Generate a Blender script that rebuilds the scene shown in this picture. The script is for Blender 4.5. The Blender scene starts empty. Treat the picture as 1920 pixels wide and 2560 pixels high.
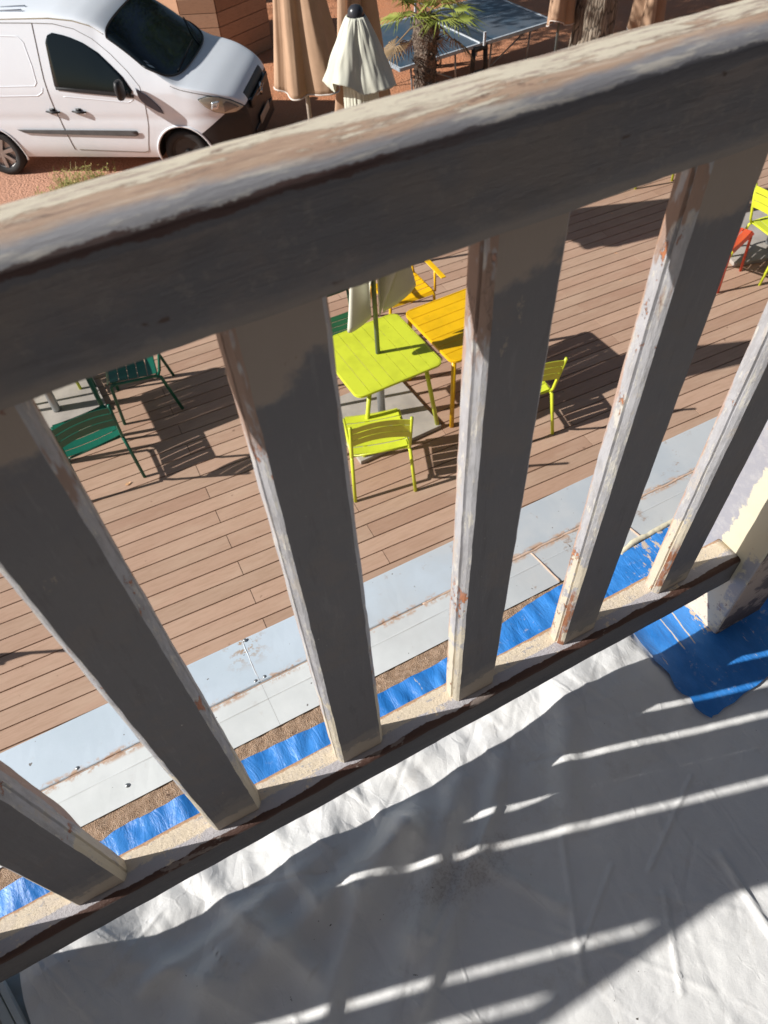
import bpy, bmesh, math, random
from mathutils import Vector, Matrix, noise
random.seed(7)
SC = bpy.context.scene
COL = SC.collection
R = math.radians

# ------------------------------------------------------------------ camera, sky, sun, exposure
cam_d = bpy.data.cameras.new('camera')
cam = bpy.data.objects.new('camera', cam_d)
COL.objects.link(cam)
SC.camera = cam
CAM_POS = Vector((0.2705, -0.3254, 0.9142))
YAW, PIT, ROL = 0.4317, -0.8992, -0.0729
_f = Vector((math.sin(YAW) * math.cos(PIT), math.cos(YAW) * math.cos(PIT), math.sin(PIT)))
_r = Vector((math.cos(YAW), -math.sin(YAW), 0))
_u = _r.cross(_f)
_c, _s = math.cos(ROL), math.sin(ROL)
_r2 = _c * _r + _s * _u
_u2 = -_s * _r + _c * _u
cam.matrix_world = Matrix(((_r2.x, _u2.x, -_f.x, CAM_POS.x), (_r2.y, _u2.y, -_f.y, CAM_POS.y),
                           (_r2.z, _u2.z, -_f.z, CAM_POS.z), (0, 0, 0, 1)))
cam_d.sensor_fit = 'VERTICAL'
cam_d.sensor_height = 36
cam_d.lens = 36 * 1802.2 / 2560
cam_d.clip_start = 0.02
cam_d.clip_end = 500
cam_d.dof.use_dof = True
cam_d.dof.focus_distance = 1.25
cam_d.dof.aperture_fstop = 12.0

SUN = Vector((-1, 0.2845, 0.671)).normalized()
EL = math.asin(SUN.z)
world = bpy.data.worlds.new("World")
SC.world = world
world.use_nodes = True
wn = world.node_tree
sky = wn.nodes.new('ShaderNodeTexSky')
sky.sky_type = 'NISHITA'
sky.sun_disc = False
sky.sun_elevation = EL
sky.sun_rotation = math.atan2(SUN.x, SUN.y)
wn.links.new(sky.outputs[0], wn.nodes['Background'].inputs[0])
wn.nodes['Background'].inputs[1].default_value = 0.05
sl = bpy.data.lights.new('sun', 'SUN')
sl.energy = 5.0
sl.angle = R(0.53)
sl.color = (1.0, 0.965, 0.915)
so = bpy.data.objects.new('sun', sl)
COL.objects.link(so)
so.rotation_euler = (-SUN).to_track_quat('-Z', 'Y').to_euler()
so.location = (-20, 6, 14)
SC.view_settings.view_transform = 'Standard'
SC.view_settings.look = 'None'
SC.view_settings.exposure = 0.30
SC.view_settings.gamma = 1.0
SC.cycles.max_bounces = 6
SC.cycles.use_denoising = True

FLOOR = -0.195     # balcony floor
DECK = -3.56       # timber terrace
G = -3.80          # red earth


# ------------------------------------------------------------------ object helpers
def tag(o, label=None, cat=None, group=None, kind=None):
    if label: o['label'] = label
    if cat: o['category'] = cat
    if group: o['group'] = group
    if kind: o['kind'] = kind
    return o


def empty(name, loc=(0, 0, 0), rz=0.0, label=None, cat=None, group=None, sc=1.0):
    o = bpy.data.objects.new(name, None)
    o.empty_display_size = 0.1
    COL.objects.link(o)
    o.location = loc
    o.rotation_euler = (0, 0, rz)
    o.scale = (sc, sc, sc)
    return tag(o, label, cat, group)


class MB:
    def __init__(s):
        s.v = []; s.f = []; s.m = []

    def add(s, vs, fs, mi=0):
        b = len(s.v)
        s.v += [tuple(v) for v in vs]
        s.f += [tuple(b + i for i in f) for f in fs]
        s.m += [mi] * len(fs)

    def box(s, c, d, rz=0, mi=0, M=None):
        x, y, z = d[0] / 2, d[1] / 2, d[2] / 2
        vs = [Vector((a * x, b * y, e * z)) for a in (-1, 1) for b in (-1, 1) for e in (-1, 1)]
        if M is None: M = Matrix.Rotation(rz, 3, 'Z')
        vs = [M @ v + Vector(c) for v in vs]
        s.add(vs, [(0, 1, 3, 2), (4, 6, 7, 5), (0, 4, 5, 1), (2, 3, 7, 6), (0, 2, 6, 4), (1, 5, 7, 3)], mi)

    def tube(s, pts, r, n=8, mi=0, cap=True):
        pts = [Vector(p) for p in pts]
        rs = r if isinstance(r, (list, tuple)) else [r] * len(pts)
        vs = []
        up = None
        for i, p in enumerate(pts):
            t = (pts[min(i + 1, len(pts) - 1)] - pts[max(i - 1, 0)]).normalized()
            if up is None:
                up = t.orthogonal().normalized()
            up = (up - t * up.dot(t)).normalized()
            w = t.cross(up)
            for k in range(n):
                a = 2 * math.pi * k / n
                vs.append(p + (up * math.cos(a) + w * math.sin(a)) * rs[i])
        fs = [(i * n + k, i * n + (k + 1) % n, (i + 1) * n + (k + 1) % n, (i + 1) * n + k)
              for i in range(len(pts) - 1) for k in range(n)]
        if cap:
            fs += [tuple(reversed(range(n))), tuple(range((len(pts) - 1) * n, len(pts) * n))]
        s.add(vs, fs, mi)

    def lathe(s, prof, n=20, mi=0, c=(0, 0, 0)):
        vs = [(c[0] + r * math.cos(2 * math.pi * k / n), c[1] + r * math.sin(2 * math.pi * k / n), c[2] + z)
              for r, z in prof for k in range(n)]
        fs = [(i * n + k, i * n + (k + 1) % n, (i + 1) * n + (k + 1) % n, (i + 1) * n + k)
              for i in range(len(prof) - 1) for k in range(n)]
        fs += [tuple(reversed(range(n))), tuple(range((len(prof) - 1) * n, len(prof) * n))]
        s.add(vs, fs, mi)

    def prism(s, poly, z0, z1, mi=0, mis=None):
        """closed plan polygon extruded in z; mis: material per side"""
        n = len(poly)
        vs = [(x, y, z0) for x, y in poly] + [(x, y, z1) for x, y in poly]
        s.add(vs, [tuple(reversed(range(n))), tuple(range(n, 2 * n))], mi)
        b = len(s.v) - 2 * n
        for i in range(n):
            s.f.append((b + i, b + (i + 1) % n, b + n + (i + 1) % n, b + n + i))
            s.m.append(mis[i] if mis else mi)

    def grid(s, P, nu, nv, mi=0):
        vs = [P(i / nu, j / nv) for i in range(nu + 1) for j in range(nv + 1)]
        fs = [(i * (nv + 1) + j, (i + 1) * (nv + 1) + j, (i + 1) * (nv + 1) + j + 1, i * (nv + 1) + j + 1)
              for i in range(nu) for j in range(nv)]
        s.add(vs, fs, mi)

    def build(s, name, mats, parent=None, smooth=False, bevel=0, solid=0, fix=True):
        me = bpy.data.meshes.new(name)
        me.from_pydata(s.v, [], s.f)
        if not isinstance(mats, (list, tuple)): mats = [mats]
        for m in mats: me.materials.append(m)
        for p, mi in zip(me.polygons, s.m):
            p.material_index = mi
            p.use_smooth = smooth
        if fix:
            bm = bmesh.new(); bm.from_mesh(me)
            bmesh.ops.recalc_face_normals(bm, faces=bm.faces)
            bm.to_mesh(me); bm.free()
        me.update()
        o = bpy.data.objects.new(name, me)
        COL.objects.link(o)
        if parent: o.parent = parent
        if solid:
            md = o.modifiers.new('solid', 'SOLIDIFY'); md.thickness = solid; md.offset = 0
        if bevel:
            md = o.modifiers.new('bevel', 'BEVEL'); md.width = bevel; md.segments = 2
            md.limit_method = 'ANGLE'; md.angle_limit = R(40)
            for p in me.polygons: p.use_smooth = True
            wn_ = o.modifiers.new('wn', 'WEIGHTED_NORMAL')
        return o


def copy_tree(o, parent=None):
    c = o.copy(); COL.objects.link(c)
    c.parent = parent
    for ch in list(o.children):
        copy_tree(ch, c)
    return c


# ------------------------------------------------------------------ material helpers
class NT:
    def __init__(s, name, rough=0.6, metal=0.0, spec=0.5):
        s.m = bpy.data.materials.new(name); s.m.use_nodes = True
        s.t = s.m.node_tree; s.b = s.t.nodes['Principled BSDF']
        s.b.inputs['Roughness'].default_value = rough
        s.b.inputs['Metallic'].default_value = metal
        s.b.inputs['Specular IOR Level'].default_value = spec
        s.co = s.t.nodes.new('ShaderNodeTexCoord').outputs['Object']

    def link(s, a, b): s.t.links.new(a, b)

    def setin(s, sock, v):
        if isinstance(v, bpy.types.NodeSocket): s.link(v, sock)
        elif v is not None:
            sock.default_value = (*v, 1) if isinstance(v, tuple) and len(v) == 3 and sock.type == 'RGBA' else v

    def noise(s, scale=5, detail=4, rough=0.55, stretch=None, off=(0, 0, 0), dist=0.0, co=None):
        mp = s.t.nodes.new('ShaderNodeMapping')
        s.link(co or s.co, mp.inputs[0])
        mp.inputs['Location'].default_value = off
        if stretch: mp.inputs['Scale'].default_value = stretch
        n = s.t.nodes.new('ShaderNodeTexNoise')
        s.link(mp.outputs[0], n.inputs['Vector'])
        n.inputs['Scale'].default_value = scale; n.inputs['Detail'].default_value = detail
        n.inputs['Roughness'].default_value = rough; n.inputs['Distortion'].default_value = dist
        return n.outputs['Fac']

    def voro(s, scale, feature='F1', stretch=None, off=(0, 0, 0), rnd=1.0):
        mp = s.t.nodes.new('ShaderNodeMapping')
        s.link(s.co, mp.inputs[0]); mp.inputs['Location'].default_value = off
        if stretch: mp.inputs['Scale'].default_value = stretch
        n = s.t.nodes.new('ShaderNodeTexVoronoi'); n.feature = feature
        s.link(mp.outputs[0], n.inputs['Vector']); n.inputs['Scale'].default_value = scale
        n.inputs['Randomness'].default_value = rnd
        return n.outputs['Distance']

    def step(s, v, a, b=None, inv=False):
        """smooth 0..1 as v goes a..b"""
        n = s.t.nodes.new('ShaderNodeMapRange'); n.interpolation_type = 'SMOOTHSTEP'
        s.setin(n.inputs['Value'], v)
        if b is None: b = a + 0.02
        n.inputs['From Min'].default_value = a; n.inputs['From Max'].default_value = b
        n.inputs['To Min'].default_value = 1 if inv else 0; n.inputs['To Max'].default_value = 0 if inv else 1
        return n.outputs[0]

    def rng(s, v, lo, hi):
        n = s.t.nodes.new('ShaderNodeMapRange'); s.setin(n.inputs['Value'], v)
        n.inputs['To Min'].default_value = lo; n.inputs['To Max'].default_value = hi
        return n.outputs[0]

    def math(s, op, a, b=0.0):
        n = s.t.nodes.new('ShaderNodeMath'); n.operation = op
        s.setin(n.inputs[0], a); s.setin(n.inputs[1], b)
        return n.outputs[0]

    def mix(s, fac, a, b, mode='MIX'):
        n = s.t.nodes.new('ShaderNodeMix'); n.data_type = 'RGBA'; n.blend_type = mode
        s.setin(n.inputs[0], fac)
        s.setin(n.inputs[6], a); s.setin(n.inputs[7], b)
        return n.outputs[2]

    def xyz(s):
        n = s.t.nodes.new('ShaderNodeSeparateXYZ'); s.link(s.co, n.inputs[0])
        return n.outputs

    def color(s, c): s.setin(s.b.inputs['Base Color'], c); return s
    def rough(s, c): s.setin(s.b.inputs['Roughness'], c); return s

    def bump(s, h, strength=0.3, dist=0.002):
        n = s.t.nodes.new('ShaderNodeBump'); s.setin(n.inputs['Height'], h)
        n.inputs['Strength'].default_value = strength; n.inputs['Distance'].default_value = dist
        s.link(n.outputs[0], s.b.inputs['Normal']); return s

    def rnd(s):
        return s.t.nodes.new('ShaderNodeNewGeometry').outputs['Random Per Island']


def simple(name, col, rough=0.5, metal=0.0, var=0.12, scale=8, bump=0.0, bs=60):
    t = NT(name, rough, metal)
    n = t.noise(scale, 5)
    c2 = tuple(max(0, c * (1 - var * 2)) for c in col)
    t.color(t.mix(t.step(n, .35, .75), col, c2))
    if bump: t.bump(t.noise(bs, 4), bump, 0.003)
    return t.m


CREAM = (0.80, 0.70, 0.47)
BEIGE = (0.66, 0.53, 0.40)
GREY = (0.50, 0.51, 0.54)
LGREY = (0.60, 0.60, 0.60)
WOOD = (0.42, 0.16, 0.07)
DWOOD = (0.16, 0.055, 0.03)
DARK = (0.122, 0.119, 0.131)


def mat_dark_face():
    """anthracite coat on the inner faces, sanded back to filler at the ends"""
    t = NT('anthracite_paint', 0.55)
    X, Y, Z = t.xyz()
    n1 = t.noise(13, 10, .72); n2 = t.noise(110, 7, .75, stretch=(1, 1, .3), off=(3, 1, 2)); n3 = t.noise(5, 8, .7)
    c = t.mix(t.step(n3, .4, .65), DARK, (0.138, 0.131, 0.138))
    c = t.mix(t.math('MULTIPLY', t.step(n2, .55, .75), .5), c, (0.165, 0.158, 0.165))
    sc_ = t.noise(70, 9, .78, stretch=(1, 1, .14), off=(7, 7, 1)); bl = t.noise(9, 10, .74, off=(2, 9, 4))
    c = t.mix(t.math('MULTIPLY', t.step(bl, .50, .60), .7), c, (0.150, 0.132, 0.128))
    c = t.mix(t.math('MULTIPLY', t.step(sc_, .55, .62), .35), c, (0.195, 0.187, 0.192))
    c = t.mix(t.math('MULTIPLY', t.step(sc_, .38, .45, inv=True), .35), c, (0.080, 0.074, 0.078))
    c = t.mix(t.step(t.noise(14, 10, .76, stretch=(1, 1, .5), off=(12, 3, 4)), .635, .65), c, (0.25, 0.215, 0.18))
    # sanded ends of the balusters
    zlo = t.math('ADD', Z, t.math('MULTIPLY', t.math('SUBTRACT', n1, .5), .16))
    zhi = t.math('ADD', Z, t.math('MULTIPLY', t.math('SUBTRACT', t.noise(12, 5, .6, off=(5, 0, 9)), .5), .14))
    patchlo = t.step(zlo, .022, .034, inv=True)
    patchhi = t.step(zhi, .628, .645)
    c = t.mix(t.math('MULTIPLY', t.step(zlo, .045, .07, inv=True), .45), c, (0.28, 0.25, 0.21))
    c = t.mix(patchlo, c, (0.36, 0.30, 0.24))
    c = t.mix(t.math('MULTIPLY', patchhi, .9), c, (0.30, 0.24, 0.195))
    # brown bites
    c = t.mix(t.math('MULTIPLY', t.step(t.noise(26, 4, .6, off=(1, 7, 3)), .66, .69), patchhi), c, DWOOD)
    # tiny chips
    c = t.mix(t.step(t.noise(150, 3, .5, off=(4, 2, 8)), .735, .76), c, (0.5, 0.48, 0.42))
    t.color(c)
    t.bump(t.math('ADD', t.noise(120, 5, .7, stretch=(1, 1, .12)), t.math('ADD', t.noise(30, 5), t.math('MULTIPLY', patchhi, .4))), .6, .0015)
    return t.m


def mat_side(cream_low=True):
    """pale primer on the side faces, cream filler low down, bare brown wood patches"""
    t = NT('peeling_primer', 0.6)
    X, Y, Z = t.xyz()
    n1 = t.noise(18, 10, .72, stretch=(1, 1, .5)); n2 = t.noise(80, 9, .75, stretch=(1, 1, .25), off=(2, 5, 1))
    c = t.mix(t.step(n2, .42, .62), (0.42, 0.42, 0.44), (0.33, 0.325, 0.335))
    c = t.mix(t.step(t.noise(130, 8, .78, stretch=(1, 1, .22), off=(8, 1, 3)), .55, .58), c, (0.54, 0.52, 0.47))
    zz = t.math('ADD', Z, t.math('MULTIPLY', t.math('SUBTRACT', n1, .5), -.5))
    c = t.mix(t.step(zz, .16, .172, inv=True), c, (0.58, 0.52, 0.41))
    c = t.mix(t.step(t.noise(55, 10, .78, stretch=(1, 1, .3), off=(0, 3, 6)), .56, .575), c, (0.44, 0.41, 0.38))
    # wood showing through
    w = t.math('MULTIPLY', t.step(t.noise(34, 10, .74, stretch=(1, 1, .4), off=(9, 4, 0)), .60, .612),
               t.step(t.noise(4, 2, off=(1, 1, 5)), .42, .5))
    c = t.mix(w, c, WOOD)
    # bare wood low on the moulded arris
    cw = t.math('MULTIPLY', t.step(Y, .007, .0085, inv=True), t.math('MULTIPLY', t.step(t.math('ADD', Z, t.math('MULTIPLY', t.math('SUBTRACT', n1, .5), .2)), .10, .13, inv=True), t.step(t.noise(13, 5, .6, stretch=(1, 1, .5), off=(3, 3, 8)), .47, .50)))
    c = t.mix(t.math('MULTIPLY', cw, t.step(X, .60, .62)), c, t.mix(t.step(n2, .50, .60), (0.29, 0.12, 0.06), (0.36, 0.33, 0.32)))
    # wood patches towards the top
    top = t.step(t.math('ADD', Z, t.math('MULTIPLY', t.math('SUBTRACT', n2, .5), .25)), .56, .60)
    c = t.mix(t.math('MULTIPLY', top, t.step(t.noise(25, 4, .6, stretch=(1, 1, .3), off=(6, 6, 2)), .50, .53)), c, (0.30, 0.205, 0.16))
    edge = t.step(t.math('ADD', Y, t.math('MULTIPLY', t.math('SUBTRACT', t.noise(70, 4, stretch=(1, 1, .3)), .5), .012)), .0205, .0225)
    c = t.mix(t.math('MULTIPLY', edge, .65), c, (0.46, 0.26, 0.16))
    t.color(c)
    t.bump(t.math('ADD', t.noise(110, 8, .75, stretch=(1, 1, .3)), t.math('MULTIPLY', w, -.8)), .8, .002)
    return t.m


def mat_toprail():
    t = NT('peeling_handrail', 0.5)
    X, Y, Z = t.xyz()
    ns = t.noise(9, 12, .74, stretch=(.35, 3.5, 3.5), dist=.5)
    nf = t.noise(75, 9, .74, stretch=(.22, 1.8, 1.8), off=(3, 2, 1))
    nb = t.noise(9, 10, .74, stretch=(.5, 2, 2), off=(7, 2, 1))
    yy = t.math('ADD', Y, t.math('MULTIPLY', t.math('SUBTRACT', ns, .5), .05))
    # outer half: cream paint flakes on brownish wood
    wood = t.mix(t.step(nf, .42, .62), (0.52, 0.365, 0.26), (0.42, 0.28, 0.20))
    c = wood
    flakes = t.step(t.math('ADD', t.math('MULTIPLY', yy, 11), t.math('ADD', t.math('MULTIPLY', nf, .6), t.math('MULTIPLY', t.noise(20, 10, .76, stretch=(.25, 2, 2), off=(5, 3, 2)), .4))), .615, .63)
    c = t.mix(flakes, c, (0.74, 0.67, 0.53))
    c = t.mix(t.math('MULTIPLY', t.step(t.noise(120, 8, .78, stretch=(.16, 1.6, 1.6), off=(4, 8, 1)), .545, .565), flakes), c, (0.44, 0.33, 0.27))
    st = t.noise(110, 9, .80, stretch=(.07, 1.6, 1.6), off=(2, 6, 3))
    c = t.mix(t.math('MULTIPLY', t.step(st, .55, .585), .8), c, (0.30, 0.20, 0.15))
    c = t.mix(t.math('MULTIPLY', t.step(st, .40, .43, inv=True), .55), c, (0.70, 0.60, 0.48))
    c = t.mix(t.step(t.noise(75, 5, .7, stretch=(.35, 1.5, 1.5), off=(2, 9, 9)), .64, .67), c, (0.24, 0.15, 0.11))
    # rounded inner edge: grey primer
    gz = t.math('ADD', Z, t.math('MULTIPLY', t.math('SUBTRACT', nb, .5), .012))
    greyc = t.mix(t.step(nf, .48, .60), (0.30, 0.30, 0.32), (0.56, 0.53, 0.48))
    c = t.mix(t.step(gz, .7515, .7545, inv=True), c, greyc)
    # outer face pale
    inner = t.step(Y, .0, .004, inv=True)
    # brown line along the lower end of the rounding
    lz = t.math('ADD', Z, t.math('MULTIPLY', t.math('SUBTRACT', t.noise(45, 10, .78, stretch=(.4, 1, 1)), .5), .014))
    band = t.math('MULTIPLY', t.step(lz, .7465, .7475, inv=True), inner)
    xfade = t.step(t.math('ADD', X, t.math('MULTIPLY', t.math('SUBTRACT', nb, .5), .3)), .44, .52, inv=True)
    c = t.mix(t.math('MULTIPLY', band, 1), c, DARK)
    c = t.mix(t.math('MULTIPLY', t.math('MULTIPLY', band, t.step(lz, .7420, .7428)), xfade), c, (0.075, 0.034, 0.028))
    # inner face
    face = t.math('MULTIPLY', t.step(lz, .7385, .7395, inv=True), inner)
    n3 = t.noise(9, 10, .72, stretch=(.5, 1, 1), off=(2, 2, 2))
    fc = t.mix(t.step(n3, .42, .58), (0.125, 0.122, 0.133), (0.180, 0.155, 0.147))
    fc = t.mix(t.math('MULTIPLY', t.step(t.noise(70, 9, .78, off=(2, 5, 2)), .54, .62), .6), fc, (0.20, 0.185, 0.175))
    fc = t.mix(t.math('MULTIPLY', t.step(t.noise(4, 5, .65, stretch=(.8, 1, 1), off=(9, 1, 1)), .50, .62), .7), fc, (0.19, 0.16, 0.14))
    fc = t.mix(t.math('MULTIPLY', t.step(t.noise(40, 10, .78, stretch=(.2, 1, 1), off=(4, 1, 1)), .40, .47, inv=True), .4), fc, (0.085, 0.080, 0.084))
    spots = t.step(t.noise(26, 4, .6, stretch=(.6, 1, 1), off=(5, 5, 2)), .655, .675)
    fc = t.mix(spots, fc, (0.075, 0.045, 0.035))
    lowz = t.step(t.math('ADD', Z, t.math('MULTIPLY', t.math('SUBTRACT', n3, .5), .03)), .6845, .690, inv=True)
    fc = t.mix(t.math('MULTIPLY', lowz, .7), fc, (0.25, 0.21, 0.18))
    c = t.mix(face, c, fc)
    t.color(c)
    t.rough(t.rng(nf, .35, .65))
    t.bump(t.math('ADD', t.math('MULTIPLY', nf, .9), t.math('ADD', t.math('MULTIPLY', st, .6), t.math('MULTIPLY', flakes, .35))), .8, .0022)
    return t.m


def mat_botrail():
    t = NT('peeling_bottom_rail', 0.62)
    X, Y, Z = t.xyz()
    n1 = t.noise(22, 10, .74); n2 = t.noise(85, 9, .76, stretch=(.5, 1, 1), off=(2, 1, 4)); n3 = t.noise(220, 5, .75)
    yy = t.math('ADD', Y, t.math('MULTIPLY', t.math('SUBTRACT', n2, .5), .014))
    c = t.mix(t.step(n1, .50, .56), (0.72, 0.61, 0.46), (0.68, 0.58, 0.46))
    c = t.mix(t.step(n2, .57, .58), c, (0.46, 0.43, 0.42))
    c = t.mix(t.step(n3, .66, .68), c, (0.46, 0.33, 0.21))
    # wood at the outer edge
    c = t.mix(t.step(yy, .0275, .029), c, (0.52, 0.32, 0.19))
    # grey near the inner third
    c = t.mix(t.math('MULTIPLY', t.step(yy, .007, .009, inv=True), t.step(n1, .40, .44)), c, (0.46, 0.44, 0.46))
    # brown bevel
    y3 = t.math('ADD', Y, t.math('MULTIPLY', t.math('SUBTRACT', t.noise(28, 5, .65, stretch=(.6, 1, 1), off=(6, 2, 2)), .5), .015))
    bev = t.step(y3, -.0068, -.0058, inv=True)
    bc = t.mix(t.step(t.noise(50, 4, .6, stretch=(.4, 1, 1), off=(1, 1, 7)), .60, .64), (0.085, 0.038, 0.026), (0.25, 0.20, 0.175))
    c = t.mix(bev, c, bc)
    # inner face anthracite
    zz = t.math('ADD', Z, t.math('MULTIPLY', t.math('SUBTRACT', t.noise(30, 5, .6, stretch=(.6, 1, 1), off=(3, 3, 3)), .5), .009))
    face = t.step(zz, -.0052, -.0042, inv=True)
    c = t.mix(face, c, t.mix(t.step(t.noise(11, 4, stretch=(.5, 1, 1)), .4, .65), (0.108, 0.105, 0.112), (0.135, 0.126, 0.125)))
    t.color(c)
    t.bump(t.math('ADD', n2, t.math('MULTIPLY', n3, .6)), 1.0, .0025)
    return t.m


def mat_post():
    t = NT('peeling_post', 0.6)
    X, Y, Z = t.xyz()
    n1 = t.noise(11, 10, .72); n2 = t.noise(60, 9, .76)
    yy = t.math('ADD', Y, t.math('MULTIPLY', t.math('SUBTRACT', n1, .5), .09))
    c = t.mix(t.step(n2, .45, .62), (0.31, 0.31, 0.345), (0.37, 0.365, 0.385))
    c = t.mix(t.step(yy, .022, .026, inv=True), c, (0.62, 0.57, 0.43))
    c = t.mix(t.step(n2, .655, .67), c, (0.45, 0.30, 0.20))
    inn = t.step(t.math('ADD', Y, t.math('MULTIPLY', t.math('SUBTRACT', n2, .5), .02)), -.022, -.018, inv=True)
    low = t.step(Z, -.055, -.04, inv=True)
    cl = t.mix(t.step(n2, .56, .60), (0.62, 0.55, 0.44), (0.30, 0.20, 0.17))
    c = t.mix(low, c, cl)
    c = t.mix(t.math('MULTIPLY', inn, t.step(n1, .48, .54)), c, (0.36, 0.35, 0.38))
    frt = t.step(Y, -.0408, -.0402, inv=True)
    fc = t.mix(t.step(n1, .48, .54), (0.13, 0.10, 0.09), (0.42, 0.33, 0.27))
    c = t.mix(frt, c, fc)
    t.color(c)
    t.bump(n2, .5, .002)
    return t.m


M = {}
M['dark'] = mat_dark_face(); M['side'] = mat_side(); M['top'] = mat_toprail(); M['bot'] = mat_botrail(); M['post'] = mat_post()


def mat_plastic():
    t = NT('milky_plastic_sheet', 0.42)
    n = t.noise(6, 5, .6); f = t.noise(40, 6, .7); g = t.noise(160, 3, .6)
    c = t.mix(t.step(n, .35, .7), (0.735, 0.735, 0.72), (0.67, 0.67, 0.665))
    # grimy patch and specks
    X, Y, Z = t.xyz()
    dx = t.math('DIVIDE', t.math('SUBTRACT', X, .43), .070); dy = t.math('DIVIDE', t.math('SUBTRACT', Y, -.152), .026)
    rr = t.math('SQRT', t.math('ADD', t.math('MULTIPLY', dx, dx), t.math('MULTIPLY', dy, dy)))
    near = t.step(t.math('ADD', rr, t.math('MULTIPLY', t.math('SUBTRACT', f, .5), 3.0)), .2, 1.5, inv=True)
    g2 = t.noise(230, 5, .75, off=(5, 5, 5))
    c = t.mix(t.math('MULTIPLY', t.math('MULTIPLY', near, t.step(g2, .47, .60)), .5), c, (0.24, 0.20, 0.18))
    c = t.mix(t.math('MULTIPLY', near, .40), c, (0.42, 0.38, 0.35))
    # thin smears of sanding dust
    c = t.mix(t.math('MULTIPLY', t.step(t.noise(11, 7, .75, off=(9, 3, 3)), .54, .68), .28), c, (0.50, 0.46, 0.40))
    c = t.mix(t.math('MULTIPLY', t.step(t.noise(110, 3, .6, off=(3, 3, 3)), .725, .745), t.step(t.noise(9, 3, off=(8, 1, 0)), .46, .56)), c, (0.08, 0.07, 0.06))
    c = t.mix(t.math('MULTIPLY', t.step(t.noise(5, 6, .75, stretch=(1, .4, 1), off=(4, 4, 1), dist=1.0), .62, .74), .3), c, (0.55, 0.46, 0.35))
    t.color(c)
    t.b.inputs['Subsurface Weight'].default_value = 0.0
    t.rough(t.rng(f, .33, .55))
    def crease(sc, st, off, w):
        # warped cell edges read as crisp fold lines
        nx = t.t.nodes.new('ShaderNodeTexNoise'); nx.inputs['Scale'].default_value = sc * .6; nx.inputs['Detail'].default_value = 4; t.link(t.co, nx.inputs['Vector'])
        mx = t.t.nodes.new('ShaderNodeVectorMath'); mx.operation = 'MULTIPLY_ADD'; t.link(nx.outputs['Color'], mx.inputs[0]); mx.inputs[1].default_value = (.09, .09, 0); t.link(t.co, mx.inputs[2])
        mp = t.t.nodes.new('ShaderNodeMapping'); t.link(mx.outputs[0], mp.inputs[0]); mp.inputs['Scale'].default_value = st; mp.inputs['Location'].default_value = off
        mp.inputs['Rotation'].default_value = (0, 0, off[0])
        v = t.t.nodes.new('ShaderNodeTexVoronoi'); v.feature = 'DISTANCE_TO_EDGE'; v.inputs['Scale'].default_value = sc; t.link(mp.outputs[0], v.inputs['Vector'])
        return t.step(v.outputs['Distance'], 0, w, inv=True)
    cr = t.math('ADD', t.math('MULTIPLY', t.noise(16, 5, .6, dist=.8), .6), t.math('MULTIPLY', t.noise(70, 8, .78, off=(2, 2, 2)), .38))
    cr = t.math('ADD', cr, t.math('MULTIPLY', t.math('MULTIPLY', crease(7, (1, .45, 1), (.5, 1, 0), .022), t.step(n, .45, .6)), .30))
    cr = t.math('ADD', cr, t.math('MULTIPLY', t.math('MULTIPLY', crease(15, (1, .6, 1), (2.1, 3, 0), .03), t.step(f, .45, .6)), .12))
    mp = t.t.nodes.new('ShaderNodeMapping'); mp.inputs['Scale'].default_value = (1, .55, 1); mp.inputs['Rotation'].default_value = (0, 0, .5)
    nz = t.t.nodes.new('ShaderNodeTexNoise'); nz.inputs['Scale'].default_value = 9; nz.inputs['Detail'].default_value = 3; t.link(t.co, nz.inputs['Vector'])
    ma = t.t.nodes.new('ShaderNodeVectorMath'); ma.operation = 'MULTIPLY_ADD'; t.link(nz.outputs['Color'], ma.inputs[0]); ma.inputs[1].default_value = (.07, .07, 0); t.link(t.co, ma.inputs[2]); t.link(ma.outputs[0], mp.inputs[0])
    for sc, am in ((11, 2.6), (24, 1.0)):
        v = t.t.nodes.new('ShaderNodeTexVoronoi'); v.feature = 'F1'; v.inputs['Scale'].default_value = sc; t.link(mp.outputs[0], v.inputs['Vector'])
        v2 = t.t.nodes.new('ShaderNodeTexVoronoi'); v2.feature = 'F2'; v2.inputs['Scale'].default_value = sc; t.link(mp.outputs[0], v2.inputs['Vector'])
        fac = t.math('SUBTRACT', v2.outputs['Distance'], v.outputs['Distance'])
        msk = t.math("ADD", .42, t.math('MULTIPLY', t.step(Y, -.16, -.02), .75))
        cr = t.math('ADD', cr, t.math('MULTIPLY', t.math('MULTIPLY', fac, am), msk))
    t.bump(cr, .6, .0035)
    return t.m


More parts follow.
